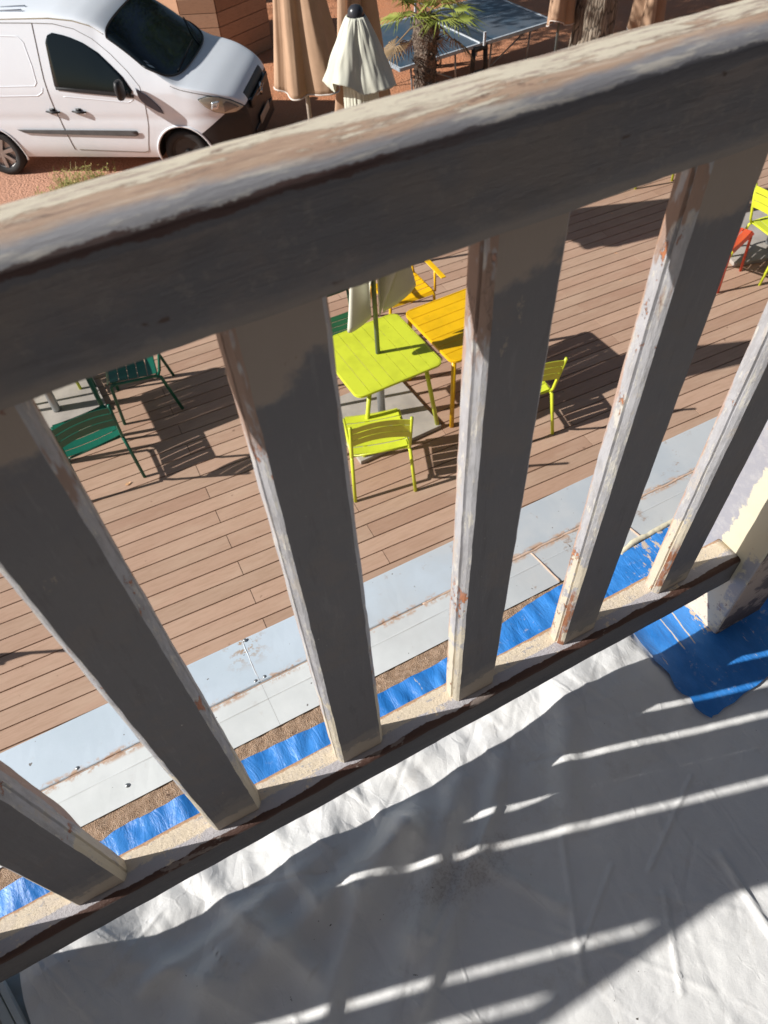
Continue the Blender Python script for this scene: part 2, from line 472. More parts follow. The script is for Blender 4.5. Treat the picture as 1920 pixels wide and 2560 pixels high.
def mat_blue():
    t = NT('blue_tape', 0.36)
    n = t.noise(14, 6, .6, stretch=(1.6, .8, 1)); g = t.noise(70, 6, .7)
    c = t.mix(t.step(n, .35, .68), (0.022, 0.185, 0.56), (0.055, 0.27, 0.72))
    dust = t.math('MULTIPLY', t.step(g, .56, .68), t.step(t.noise(9, 5, .7, off=(3, 1, 0)), .50, .64))
    c = t.mix(t.math('MULTIPLY', dust, .75), c, (0.62, 0.60, 0.60))
    c = t.mix(t.step(t.noise(24, 5, .75, stretch=(2.0, .35, 1), off=(5, 1, 4)), .675, .70), c, (0.70, 0.64, 0.55))
    X, Y, Z = t.xyz()
    for x0, sl_ in ((.9355, -.05), (.9600, -.10)):
        d_ = t.math('ABSOLUTE', t.math('SUBTRACT', t.math('ADD', X, t.math('ADD', t.math('MULTIPLY', Y, -sl_ * -1), t.math('MULTIPLY', t.math('SUBTRACT', g, .5), .004))), x0))
        ln = t.math('MULTIPLY', t.step(d_, .0007, .0016, inv=True), t.math('MULTIPLY', t.step(Y, -.040, -.035), t.step(Y, .10, .11, inv=True)))
        c = t.mix(ln, c, (0.66, 0.58, 0.48))
    c = t.mix(t.math('MULTIPLY', t.step(X, .972, .985), t.math('MULTIPLY', t.step(t.noise(60, 5, .7, stretch=(1, .4, 1), off=(1, 2, 1)), .52, .56), t.step(Y, -.035, -.03))), c, (0.60, 0.50, 0.40))
    t.color(c)
    t.bump(t.math('ADD', t.noise(26, 6, .65, stretch=(2.2, .7, 1), dist=1.2), t.math('MULTIPLY', g, .3)), .5, .005)
    return t.m


def mat_zinc():
    t = NT('painted_zinc', 0.42)
    X, Y, Z = t.xyz()
    n = t.noise(7, 5, .6); g = t.noise(60, 6, .7)
    c = t.mix(t.step(n, .35, .7), (0.60, 0.69, 0.77), (0.55, 0.64, 0.71))  # outer strip's blue is sky reflection put into the colour
    inner = t.step(Y, .252, .254, inv=True)
    c = t.mix(inner, c, t.mix(t.step(n, .4, .65), (0.76, 0.79, 0.78), (0.69, 0.72, 0.71)))
    # dirtier, greyer to the right and brown grit
    right = t.step(t.math('ADD', X, t.math('MULTIPLY', t.math('SUBTRACT', n, .5), .5)), .35, .85)
    c = t.mix(t.math('MULTIPLY', right, .8), c, t.mix(t.step(n, .4, .6), (0.46, 0.49, 0.51), (0.54, 0.55, 0.55)))
    dirt = t.math('MULTIPLY', t.step(t.noise(16, 6, .75, off=(3, 1, 2)), .56, .66), t.step(g, .46, .60))
    c = t.mix(t.math('MULTIPLY', dirt, t.rng(right, .12, .9)), c, (0.34, 0.23, 0.16))
    joint = t.step(t.math('ABSOLUTE', t.math('SUBTRACT', Y, .254)), .004, .012, inv=True)
    c = t.mix(t.math('MULTIPLY', joint, t.step(g, .45, .6)), c, (0.55, 0.38, 0.27))
    nj = t.step(t.math('ABSOLUTE', t.math('SUBTRACT', X, .291)), .0, .05, inv=True)
    c = t.mix(t.math('MULTIPLY', t.math('MULTIPLY', nj, t.step(g, .50, .58)), t.step(Y, .28, .34)), c, (0.42, 0.28, 0.17))
    c = t.mix(t.step(t.noise(95, 2, .5, off=(1, 7, 2)), .745, .76), c, (0.2, 0.19, 0.18))
    t.color(c)
    t.b.inputs['Metallic'].default_value = 0.15
    t.bump(t.math('ADD', t.math('MULTIPLY', n, .8), t.math('MULTIPLY', g, .2)), .25, .003)
    return t.m


def mat_boards():
    t = NT('deck_timber', 0.75, spec=.3)
    r = t.rnd()
    n = t.noise(3, 6, .6, stretch=(.6, 2, 1)); g = t.noise(60, 5, .6, stretch=(.12, 1.2, 1))
    c = t.mix(r, (0.385, 0.24, 0.17), (0.49, 0.325, 0.235))
    c = t.mix(t.math('MULTIPLY', t.step(t.math('FRACT', t.math('MULTIPLY', r, 7.31)), .55, .9), .5), c, (0.44, 0.31, 0.225))
    c = t.mix(t.math('MULTIPLY', t.step(g, .4, .7), .3), c, (0.28, 0.17, 0.10))
    c = t.mix(t.math('MULTIPLY', t.step(n, .45, .75), .45), c, (0.52, 0.375, 0.275))
    c = t.mix(t.step(t.noise(7, 4, .65, off=(3, 2, 0)), .70, .745), c, (0.60, 0.33, 0.19))
    c = t.mix(t.math('MULTIPLY', t.step(t.noise(14, 3, .5, off=(9, 2, 0)), .715, .76), .8), c, (0.20, 0.12, 0.08))
    t.color(c)
    t.bump(g, .25, .003)
    return t.m


def mat_earth():
    t = NT('red_earth', 0.9)
    n = t.noise(1.2, 6, .65); g = t.noise(18, 6, .75); p = t.voro(34)
    X, Y, Z = t.xyz()
    c = t.mix(t.step(n, .35, .7), (0.55, 0.22, 0.10), (0.50, 0.225, 0.12))
    c = t.mix(t.step(t.math('ADD', X, t.math('MULTIPLY', t.math('SUBTRACT', n, .5), 4)), .5, 4.5, inv=True), c, (0.56, 0.295, 0.195))
    c = t.mix(t.math('MULTIPLY', t.step(g, .5, .68), .6), c, (0.55, 0.29, 0.17))
    c = t.mix(t.math('MULTIPLY', t.step(p, .0, .16, inv=True), .5), c, (0.58, 0.38, 0.27))
    c = t.mix(t.math('MULTIPLY', t.step(t.noise(40, 4, .7, off=(2, 2, 2)), .60, .70), .6), c, (0.24, 0.12, 0.08))
    t.color(c)
    t.bump(t.math('ADD', g, t.math('MULTIPLY', p, .6)), .9, .02)
    return t.m


def mat_grit():
    t = NT('gritty_mortar', 0.95)
    g = t.noise(140, 4, .7); p = t.voro(700)
    c = t.mix(t.step(g, .4, .62), (0.36, 0.235, 0.15), (0.50, 0.35, 0.245))
    c = t.mix(t.math('MULTIPLY', t.step(p, .0, .3, inv=True), .5), c, (0.62, 0.48, 0.37))
    c = t.mix(t.step(t.noise(60, 4, .7, off=(1, 2, 3)), .60, .66), c, (0.24, 0.15, 0.10))
    t.color(c); t.bump(t.math('ADD', g, p), .8, .0025)
    return t.m


def mat_metal(name, col, rough=.35):
    """powder coated garden furniture"""
    t = NT(name, rough)
    n = t.noise(6, 4); g = t.noise(300, 2)
    c2 = tuple(c * .86 for c in col)
    c = t.mix(t.step(n, .4, .7), col, c2)
    c = t.mix(t.math('MULTIPLY', t.step(t.noise(45, 4, .6, off=(2, 8, 1)), .70, .74), .6), c, tuple(c_ * .45 for c_ in col))
    t.color(c); t.bump(g, .08, .0006)
    return t.m


def mat_cloth(name, a, b, hem=None):
    t = NT(name, 0.85, spec=.2)
    n = t.noise(4, 5, .6); w = t.noise(220, 2, .5)
    t.color(t.mix(t.step(n, .35, .7), a, b))
    t.bump(t.math('ADD', t.math('MULTIPLY', t.noise(9, 5, .6, stretch=(1, 1, .3)), 1), t.math('MULTIPLY', w, .1)), .3, .01)
    return t.m


M['plastic'] = mat_plastic(); M['blue'] = mat_blue(); M['zinc'] = mat_zinc(); M['boards'] = mat_boards()
M['earth'] = mat_earth(); M['grit'] = mat_grit()
M['slab'] = simple('concrete', (0.42, 0.38, 0.34), .85, var=.12, scale=5, bump=.4, bs=50)
M['lime'] = mat_metal('lime_powder_coat', (0.63, 0.70, 0.045))
M['orange'] = mat_metal('orange_powder_coat', (0.86, 0.50, 0.006))
M['green'] = mat_metal('green_powder_coat', (0.010, 0.125, 0.078))
M['olive'] = mat_metal('dark_green_powder_coat', (0.02, 0.10, 0.04))
M['red'] = mat_metal('red_powder_coat', (0.62, 0.075, 0.035))
M['greymetal'] = simple('grey_metal', (0.34, 0.36, 0.37), .35, .6, var=.08)
M['polegrey'] = simple('pole_paint', (0.14, 0.17, 0.17), .4, .2)
M['cream_cloth'] = mat_cloth('cream_canvas', (0.66, 0.66, 0.56), (0.58, 0.58, 0.49))
M['tan_cloth'] = mat_cloth('tan_canvas', (0.48, 0.32, 0.215), (0.41, 0.265, 0.175))
M['white_trim'] = simple('white_piping', (0.75, 0.68, 0.62), .8)
M['capdark'] = simple('dark_plastic', (0.035, 0.037, 0.045), .3)
M['wall'] = simple('house_render', (0.14, 0.142, 0.15), .9, bump=.3)
M['blackmetal'] = simple('black_metal', (0.015, 0.015, 0.016), .45)


# ------------------------------------------------------------------ ground, terrace
def plane(name, x0, x1, y0, y1, z, mat, nx=1, ny=1, h=None, kind='structure'):
    mb = MB()
    mb.grid(lambda u, v: (x0 + (x1 - x0) * u, y0 + (y1 - y0) * v, z + (h(x0 + (x1 - x0) * u, y0 + (y1 - y0) * v) if h else 0)), nx, ny)
    o = mb.build(name, mat, smooth=True)
    tag(o, kind=kind)
    return o


plane('ground', -30, 60, -20, 90, G, M['earth'], 120, 120, lambda x, y: 0.02 * noise.noise(Vector((x * .7, y * .7, 0))))

# terrace boards: real boards with gaps
mb = MB()
BA = -0.037
ca, sa = math.cos(BA), math.sin(BA)
P0 = Vector((0.60, 3.880))
pitch = 0.1397
DX0, DX1 = -5.5, 12.5
Mz = Matrix.Rotation(BA, 3, 'Z')
for k in range(-28, 19):
    v = pitch * k + pitch / 2
    off = 0.0 if k % 2 else 1.02
    xs = [DX0]
    s_ = -6.3 + off
    while s_ < 13:
        if s_ > DX0 + .1 and s_ < DX1 - .1: xs.append(s_)
        s_ += 2.04
    # joints pass through x=0.60 (u=0) on odd rows
    xs = [DX0] + [u for u in [off + 2.04 * j for j in range(-4, 8)] if DX0 + .1 < u < DX1 - .1] + [DX1]
    for a, b in zip(xs[:-1], xs[1:]):
        u = (a + b) / 2
        c = (P0.x + u * ca - v * sa, P0.y + u * sa + v * ca, DECK - .013 + random.uniform(-.0008, .0008))
        mb.box(c, (b - a - .005, pitch - .0097, .026), M=Mz)
deck = mb.build('terrace_decking', M['boards'])
tag(deck, kind='structure')
mb = MB()
mb.box((P0.x + 3.5, 3.2, DECK - .14), (DX1 - DX0 - .1, 6.4, .2), rz=BA)
ub = mb.build('terrace_base', simple('dark_soil', (0.06, 0.04, 0.028), .95)); tag(ub, kind='structure')

# ------------------------------------------------------------------ building with balcony
house = empty('house', (0, 0, G), 0, 'rendered house behind the balcony with the grey zinc capped ledge', 'house')


def hp(mb_, name, mat, **k):
    # builds with world coordinates under the house empty
    mb_.v = [(x, y, z - G) for x, y, z in mb_.v]
    return mb_.build(name, mat, house, **k)


mb = MB(); mb.box((1.2, -0.79, FLOOR - .112), (9.0, 1.86, .22)); hp(mb, 'balcony_slab', M['slab'])
mb = MB(); mb.box((3.2, -1.85, 1.0), (22.0, .25, 9.6)); hp(mb, 'wall', M['wall'])  # unseen wall, made tall and long to block sky light
mb = MB(); mb.box((1.2, -.20, (FLOOR - .3 + G) / 2), (9.0, .3, FLOOR - .3 - G - .02)); hp(mb, 'lower_wall', M['wall'])
mb = MB(); mb.box((3.2, -1.95, 5.86), (22.4, 1.3, .12)); hp(mb, 'roof', M['wall'])
# gritty mortar edge
mb = MB()


def gritz(x, y):
    return .0022 * noise.noise(Vector((x * 60, y * 60, 1))) + .0012 * noise.noise(Vector((x * 230, y * 230, 1)))


mb.grid(lambda u, v: (-1.2 + 2.6 * u, .138 + .038 * v + .0025 * noise.noise(Vector((u * 300, 0, v))) * (1 if v == 1 else 0),
                      FLOOR + .001 + gritz(-1.2 + 2.6 * u, .13 + .04 * v)), 700, 12)
hp(mb, 'mortar_strip', M['grit'], smooth=True)
# slab nose under the coping
mb = MB(); mb.box((1.2, .207, FLOOR - .125), (9.0, .13, .24)); hp(mb, 'ledge_core', M['slab'])


# zinc coping: profile in y,z, pieces along x
def zprof(w):
    return [(.1725, .0), (.2215, .0010), (.2235, .0018), (.2255, .0010), (.2525, .0004), (.2545, -.0035), (.256, .0012), (.2575, .002),
            (.300, -.002), (.349, -.008), (.3525, -.0095), (.3545, -.016), (.3545, -.07)]


for (xa, xb) in ((-2.6, .2903), (.2907, 1.48), (1.482, 4.2)):
    mb = MB(); pr = zprof(0)
    nx = max(2, int((xb - xa) / .02))
    mb.grid(lambda u, v: (xa + (xb - xa) * u, pr[round(v * (len(pr) - 1))][0],
                          FLOOR + .0035 + pr[round(v * (len(pr) - 1))][1] + .0008 * noise.noise(Vector(((xa + (xb - xa) * u) * 14, v * 9, 4)))), nx, len(pr) - 1)
    hp(mb, 'zinc_coping', M['zinc'], smooth=False)
# sealant beads
M['bead'] = simple('tan_sealant', (0.58, 0.42, 0.32), .8, bump=.6, bs=90)
M['creambead'] = simple('cream_filler', (0.74, 0.68, 0.50), .7, bump=.6, bs=90)


def bead(pts, r, mat, name='sealant_bead'):
    mb_ = MB(); pp = []
    for a, b in zip(pts[:-1], pts[1:]):
        A = Vector(a); B = Vector(b); n_ = max(2, int((B - A).length / .006))
        for i in range(n_): pp.append(A.lerp(B, i / n_))
    pp.append(Vector(pts[-1]))
    pp = [p + Vector((noise.noise(p * 60) * .0012, noise.noise(p * 55 + Vector((9, 0, 0))) * .0015, 0)) for p in pp]
    rs = [r * (1 + .35 * noise.noise(p * 90)) for p in pp]
    mb_.tube(pp, rs, 8)
    return hp(mb_, name, mat, smooth=True)


bead([(.60, .2545, FLOOR + .002), (.80, .2535, FLOOR + .003), (.93, .2535, FLOOR + .003), (1.5, .2535, FLOOR + .003)], .0028, M['bead'])
bead([(.829, .250, FLOOR + .004), (.833, .21, FLOOR + .005), (.836, .173, FLOOR + .005)], .0018, M['bead'])
bead([(1.018, .250, FLOOR + .004), (1.021, .215, FLOOR + .005), (1.026, .176, FLOOR + .005)], .0018, M['bead'])
bead([(-1.0, .2545, FLOOR + .0015), (.2, .2545, FLOOR + .0015), (.6, .2545, FLOOR + .0015)], .0013, M['bead'])
bead([(.965, .166, FLOOR + .006), (1.0, .174, FLOOR + .009), (1.1, .176, FLOOR + .008), (1.25, .177, FLOOR + .008)], .0055, M['creambead'], 'filler_bead')
for (x, y) in ((.296, .347), (.284, .262), (.300, .262), (-.015, .262), (-.2, .345), (.047, .198)):
    mb = MB(); mb.lathe([(.0034, 0), (.0034, .0012), (.0018, .0026)], 10, c=(x, y, FLOOR + (.004 if y < .3 else -.003)))
    hp(mb, 'screw', M['greymetal'], smooth=True)
bead([(.2885, .258, FLOOR + .0045), (.290, .30, FLOOR + .001), (.292, .350, FLOOR - .005)], .0011, simple('pale_sealant', (0.62, 0.66, 0.69), .6), 'coping_seam')

# ------------------------------------------------------------------ balcony railing
rail = empty('balcony_railing', (0, 0, FLOOR), 0,
             'weathered balcony railing of dark grey balusters with peeling cream and grey handrail', 'railing')


def rp(mb_, name, mat, **k):
    mb_.v = [(x, y, z - FLOOR) for x, y, z in mb_.v]
    return mb_.build(name, mat, rail, **k)


# railing materials are written in world coordinates: shift object coords of the parts
def shift_coords(mats):
    for m in mats:
        t = m.node_tree
        tc = [n for n in t.nodes if n.type == 'TEX_COORD'][0]
        ad = t.nodes.new('ShaderNodeVectorMath'); ad.operation = 'ADD'; ad.inputs[1].default_value = (0, 0, FLOOR)
        for l in list(t.links):
            if l.from_node == tc:
                t.links.new(ad.outputs[0], l.to_socket)
        t.links.new(tc.outputs['Object'], ad.inputs[0])


shift_coords([M['dark'], M['side'], M['top'], M['bot'], M['post']])


def xsweep(prof, xa, xb, name, mat, step=.012, amp=.0006, smooth=True):
    """closed (y,z) profile swept along x with slight hand-sanded unevenness"""
    mb_ = MB(); n = len(prof); nx = max(2, int((xb - xa) / step))
    vs = []
    for i in range(nx + 1):
        x = xa + (xb - xa) * i / nx
        for y, z in prof:
            d = amp * noise.noise(Vector((x * 22, y * 40, z * 40))) + amp * .6 * noise.noise(Vector((x * 70, y * 90, z * 90)))
            vs.append((x, y + d, z + d * .8))
    fs = [(i * n + k, i * n + (k + 1) % n, (i + 1) * n + (k + 1) % n, (i + 1) * n + k) for i in range(nx) for k in range(n)]
    fs += [tuple(reversed(range(n))), tuple(range(nx * n, (nx + 1) * n))]
    mb_.add(vs, fs)
    o = rp(mb_, name, mat, smooth=smooth)
    return o


XL, XR = -.25, .997   # between posts
# hand rail
prof = [(-.010, .682), (-.010, .700), (-.010, .720), (-.010, .7385)]
for i in range(1, 12):
    a = math.pi * (1 - i / 12)
    cy, hy = .0175, .0275
    prof.append((cy + hy * math.copysign(abs(math.cos(a)) ** .8, math.cos(a)), .7385 + .017 * math.sin(a) ** .75))
prof += [(.045, .7385), (.045, .710), (.045, .682), (.030, .682), (.012, .682)]
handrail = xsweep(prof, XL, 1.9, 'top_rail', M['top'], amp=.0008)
bp_ = [(-.0150, -.006), (-.0135, -.0025), (-.010, -.0008), (-.004, 0), (.004, .0001), (.014, .0001), (.024, 0), (.030, -.0006), (.0325, -.003),
       (.0325, -.020), (.0325, -.0575), (.010, -.058), (-.0150, -.0575), (-.0150, -.04), (-.0150, -.02)]
xsweep(bp_, XL, XR, 'bottom_rail', M['bot'], amp=.0007)
# balusters: plan profile with a moulded inner arris
BW, YO = .052, .0228


def baluster(x0, z0=-.0005, z1=.6825, swell=None, yoff=0.0):
    d = .0068
    half = [(0, 0), (-.0030, .0026), (-.0060, .0070), (-.0040, .0082), (-.0040, .0092), (-d, .0104), (-d, .017), (-d, YO)]
    poly = half + [(BW - x, y) for x, y in reversed(half)]
    mb_ = MB(); n = len(poly); nz = 46
    vs = []
    for i in range(nz + 1):
        z = z0 + (z1 - z0) * i / nz
        for (x, y) in poly:
            X = x0 + x
            dd = .0007 * noise.noise(Vector((X * 90, y * 90, z * 26))) + .0005 * noise.noise(Vector((X * 50, y * 50, z * 75)))
            yy = y + yoff
            if swell and y > .015 and x > .03: yy = yy + swell[1] * max(0, min(1, (z - swell[0]) / .05))
            vs.append((X + (dd if x < .02 else -dd), yy, z))
    fs = []; mi = []
    for i in range(nz):
        for k in range(n):
            fs.append((i * n + k, i * n + (k + 1) % n, (i + 1) * n + (k + 1) % n, (i + 1) * n + k))
            mi.append(0 if k == n - 1 else 1)
    fs += [tuple(reversed(range(n))), tuple(range(nz * n, (nz + 1) * n))]; mi += [1, 1]
    b = len(mb_.v); mb_.v += vs; mb_.f += fs; mb_.m += mi
    return rp(mb_, 'baluster', [M['dark'], M['side']])


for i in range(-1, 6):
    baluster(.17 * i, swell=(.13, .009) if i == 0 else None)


def post(xa, xb, ya, yb, z1, name='post'):
    mb_ = MB(); nz = 50
    c = .003
    poly = [(xa + c, ya), (xb - c, ya), (xb, ya + c), (xb, yb - c), (xb - c, yb), (xa + c, yb), (xa, yb - c), (xa, (ya + yb) / 2), (xa, ya + c)]
    n = len(poly); vs = []
    for i in range(nz + 1):
        z = FLOOR + (z1 - FLOOR) * i / nz
        for x, y in poly:
            dd = .0010 * noise.noise(Vector((x * 40, y * 60, z * 30)))
            vs.append((x + dd, y + dd, z))
    fs = [(i * n + k, i * n + (k + 1) % n, (i + 1) * n + (k + 1) % n, (i + 1) * n + k) for i in range(nz) for k in range(n)]
    fs += [tuple(reversed(range(n))), tuple(range(nz * n, (nz + 1) * n))]
    mb_.add(vs, fs)
    return rp(mb_, name, M['post'], smooth=False)


post(.997, 1.10, -.0415, .062, .68)
post(-.34, -.25, -.0415, .060, .80)
# next span to the left of the left post (outside the frame; its bars throw the light slits)
xsweep(bp_, -2.3, -.34, 'bottom_rail', M['bot'], amp=.0007, step=.05)
sec = [(.028, .674), (.0455, .674), (.0455, .692), (.028, .692)]
xsweep(sec, -2.3, -.34, 'top_bar', M['top'], amp=.0002, step=.05, smooth=False)
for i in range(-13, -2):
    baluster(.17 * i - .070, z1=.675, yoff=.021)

# ------------------------------------------------------------------ balcony floor dressings
def fold(x, y, ax, ay, bx, by, w, h):
    """ridge along a segment"""
    dx, dy = bx - ax, by - ay
    L2 = dx * dx + dy * dy
    t = ((x - ax) * dx + (y - ay) * dy) / L2
    tt = max(0, min(1, t))
    d = math.hypot(x - ax - dx * tt, y - ay - dy * tt)
    return h * math.exp(-(d / w) ** 2) * (1 if 0 <= t <= 1 else .8)


FOLDS = [(.50, -.03, .33, -.19, .020, .012), (.40, -.05, .30, -.12, .024, .014), (.57, -.04, .47, -.14, .016, .007), (.28, -.02, .10, -.09, .024, .013), (.46, -.15, .53, -.25, .010, .005),
         (.70, -.02, .60, -.16, .022, .008), (.35, -.19, .20, -.30, .03, .010), (.08, -.10, -.05, -.25, .03, .012), (-.05, .03, .10, -.14, .020, .010), (.10, .03, .20, -.16, .018, .013), (.22, .04, .24, -.10, .014, .009),
         (.33, .05, .40, -.08, .016, .010), (.12, -.12, .42, -.05, .022, .014), (.10, -.30, .30, -.10, .016, .011),
         (.42, .03, .56, -.02, .02, .010), (.60, .03, .83, -.04, .03, .006), (.30, -.26, .46, -.14, .012, .006),
         (-.10, .0, .3, -.02, .03, .012), (.82, .00, .86, .04, .02, .006), (.0, -.07, .18, -.05, .012, .009),
         (.50, -.33, .58, -.18, .004, .003), (.74, -.47, .76, -.30, .004, .004), (.60, -.40, .66, -.30, .003, .002),
         (.66, -.27, .80, -.20, .003, .0022), (.52, -.30, .62, -.24, .003, .002), (.35, -.20, .52, -.10, .005, .003)]
random.seed(3)
CREASE = []
for i in range(44):
    ax = random.uniform(-.1, 1.0); ay = random.uniform(-.5, .0); an = random.choice([.6, 1.4, 2.0, -.5]) + random.uniform(-.3, .3)
    ln = random.uniform(.06, .22)
    CREASE.append((ax, ay, ax + ln * math.cos(an), ay + ln * math.sin(an), random.uniform(.0012, .0030), random.uniform(.0008, .0020) * random.choice([1, 1, -1])))


def sheet_z(x, y):
    # bunched close to the rail, flat farther in
    near = max(0.0, min(1.0, (y + .16) / .16))
    lump = 0
    e = math.exp
    lump += .038 * e(-((x + .10) / .10) ** 2) * near
    lump += .026 * e(-((x - .74) / .13) ** 2) * near
    lump -= .004 * near
    crumple = abs(noise.noise(Vector((x * 9 + 3, y * 7, 2)))) * .006 + abs(noise.noise(Vector((x * 22, y * 16, 6)))) * .004
    a = crumple * (near ** 1.3)
    soft = .012 * max(0, noise.noise(Vector((x * 5 + 1, y * 6 + 2, 3)))) * max(0, min(1, (y + .34) / .2))
    z = FLOOR + .002 + lump + a + soft
    zz = z
    ff = 1.45 if y < -.075 else (.55 + .9 * max(0, min(1, (-.03 - y) / .045)))
    for f_ in FOLDS: z += ff * fold(x, y, *f_)
    for f_ in CREASE: z += fold(x, y, *f_)
    z += .0008 * noise.noise(Vector((x * 60, y * 60, 1))) + .0012 * noise.noise(Vector((x * 25, y * 25, 8)))
    if x > .868 and y > -.16:
        k = min(1, (x - .868) / .03) * min(1, (y + .16) / .02)
        z = z * (1 - k) + (FLOOR + .002) * k
    return z


def sheet_edge(x):
    return .052 + .008 * noise.noise(Vector((x * 20, 0, 0)))


mb = MB()
SX0, SX1, SY0 = -.135, 1.5, -.95
nu, nv = 420, 330


def SP(u, v):
    x = SX0 + (SX1 - SX0) * u ** 1.25
    v2 = v ** .72
    y = SY0 + (sheet_edge(x) - SY0) * v2
    if u == 0: x -= .004 * noise.noise(Vector((y * 30, 1, 1)))
    return (x, y, sheet_z(x, y))


mb.grid(SP, nu, nv)
sheet = mb.build('plastic_sheet', M['plastic'], smooth=True)
tag(sheet, 'crumpled milky white plastic dust sheet covering the balcony floor', 'dust sheet')


def clipped(name, outline, hfun, mat, res=.006, dz=.003, parent=None):
    """sheet filling an outline polygon at height hfun(x,y)+dz"""
    bm = bmesh.new()
    xs = [p[0] for p in outline]; ys = [p[1] for p in outline]
    dense = []
    for a, b in zip(outline, outline[1:] + outline[:1]):
        L = math.hypot(b[0] - a[0], b[1] - a[1]); n = max(1, int(L / res))
        for i in range(n): dense.append((a[0] + (b[0] - a[0]) * i / n, a[1] + (b[1] - a[1]) * i / n))
    vs = [bm.verts.new((x, y, 0)) for x, y in dense]
    bm.faces.new(vs)
    x = min(xs) + res
    while x < max(xs):
        bmesh.ops.bisect_plane(bm, geom=bm.verts[:] + bm.edges[:] + bm.faces[:], plane_co=(x, 0, 0), plane_no=(1, 0, 0)); x += res
    y = min(ys) + res
    while y < max(ys):
        bmesh.ops.bisect_plane(bm, geom=bm.verts[:] + bm.edges[:] + bm.faces[:], plane_co=(0, y, 0), plane_no=(0, 1, 0)); y += res
    for v in bm.verts: v.co.z = hfun(v.co.x, v.co.y) + dz
    bmesh.ops.recalc_face_normals(bm, faces=bm.faces)
    me = bpy.data.meshes.new(name); bm.to_mesh(me); bm.free()
    me.materials.append(mat)
    for p in me.polygons: p.use_smooth = True
    o = bpy.data.objects.new(name, me); COL.objects.link(o)
    if parent: o.parent = parent
    return o


def tape_z(x, y):
    w = .010 * abs(noise.noise(Vector((x * 30, y * 11, 5)))) + .003 * abs(noise.noise(Vector((x * 60, y * 22, 2))))
    return FLOOR + .0035 + w


tp = [(.884, .050), (.877, .026), (.876, -.001), (.877, -.022), (.874, -.030), (.877, -.042), (.880, -.061), (.872, -.083), (.874, -.095), (.882, -.106),
      (.877, -.123), (.880, -.137), (.886, -.148), (.892, -.146), (.900, -.148), (.915, -.145), (.936, -.146), (.960, -.142), (.986, -.142), (1.02, -.138), (1.20, -.13),
      (1.30, -.10), (1.30, .164), (1.2, .168), (1.093, .172), (1.03, .168), (.97, .166), (.93, .160), (.886, .158), (.884, .10)]


def patch_z(x, y):
    base = sheet_z(x, y) if y < .05 else FLOOR + .004
    return base + .0022 + .0028 * abs(noise.noise(Vector((x * 40, y * 26, 5)))) + .0009 * abs(noise.noise(Vector((x * 110, y * 70, 2)))) \
        + .0022 * math.exp(-((x - .935 - .02 * y) / .0016) ** 2) + .0018 * math.exp(-((x - .961 - .05 * y) / .0016) ** 2)


o = clipped('blue_tarpaulin', tp, patch_z, M['blue'], .007, .002)
tag(o, 'blue protective film laid round the foot of the corner post', 'protective film')
# strip behind the rail, with torn ends
o = clipped('blue_tape', [(-.16, .060), (.042, .060), (.046, .10), (.050, .143), (.035, .144), (.012, .142), (-.008, .137), (-.03, .140), (-.16, .142)], tape_z, M['blue'], .007, 0)
tag(o, 'short left piece of blue masking tape outside the bottom rail with rounded torn end', 'masking tape')
o = clipped('blue_tape', [(-.004, .060), (-.004, .112), (.002, .132), (.018, .139), (.10, .140), (.104, .062)], lambda x, y: tape_z(x, y) - .002, M['blue'], .007, 0)
o = tag(o, 'narrow blue tape end with pale scuffs poking out beside the mortar edge', 'masking tape')
o = clipped('blue_tape', [(.060, .060), (.047, .100), (.040, .140), (.07, .141), (.14, .141), (.20, .147), (.26, .145), (.36, .141), (.52, .141), (.60, .141), (.66, .145), (.70, .151), (.78, .163), (.89, .167), (.90, .060)], lambda x, y: tape_z(x, y) + .0025, M['blue'], .007, 0)
tag(o, 'long strip of blue masking tape along the outer foot of the railing', 'masking tape')

# pale metal bars at lower left
mb = MB()
mb.box((-.163, -.02, FLOOR + .02), (.0115, .20, .018), rz=R(16))
mb.box((-.1505, -.02, FLOOR + .026), (.008, .20, .012), rz=R(16))
o = mb.build('metal_profile', simple('pale_grey_paint', (0.58, 0.61, 0.58), .5), bevel=.001)
tag(o, 'pale grey metal profile lying beside the torn left edge of the plastic sheet', 'metal profile')
mb = MB()
mb.grid(lambda u, v: (-.175 + .052 * u, .05 - .10 * v, FLOOR + .006 + .003 * math.sin(u * 6 + v * 2) + .002 * noise.noise(Vector((u * 6, v * 5, 1)))), 16, 24)
o = mb.build('plastic_scrap', simple('grey_translucent_plastic', (0.42, 0.46, 0.45), .35), smooth=True, solid=.0006)
tag(o, 'crumpled grey plastic scrap between metal profile and dust sheet', 'plastic scrap')


# ------------------------------------------------------------------ garden furniture
def curved_slat(mb_, x0, x1, yz0, yz1, sag, th=.004, n=10, mi=0):
    """slat spanning x0..x1, its cross direction from yz0 to yz1, bowed by sag at middle (perpendicular)"""
    d = Vector((0, yz1[0] - yz0[0], yz1[1] - yz0[1])).normalized()
    nrm = Vector((0, -d.z, d.y))
    vs = []
    for i in range(n + 1):
        u = i / n; x = x0 + (x1 - x0) * u
        s_ = sag * (4 * u * (1 - u))
        for (a, b) in ((yz0, 0), (yz1, 0), (yz1, 1), (yz0, 1)):
            p = Vector((x, a[0], a[1])) + nrm * (s_ - (th if b else 0))
            vs.append(p)
    fs = [(i * 4 + k, i * 4 + (k + 1) % 4, (i + 1) * 4 + (k + 1) % 4, (i + 1) * 4 + k) for i in range(n) for k in range(4)]
    fs += [(3, 2, 1, 0), tuple(n * 4 + k for k in range(4))]
    mb_.add(vs, fs, mi)


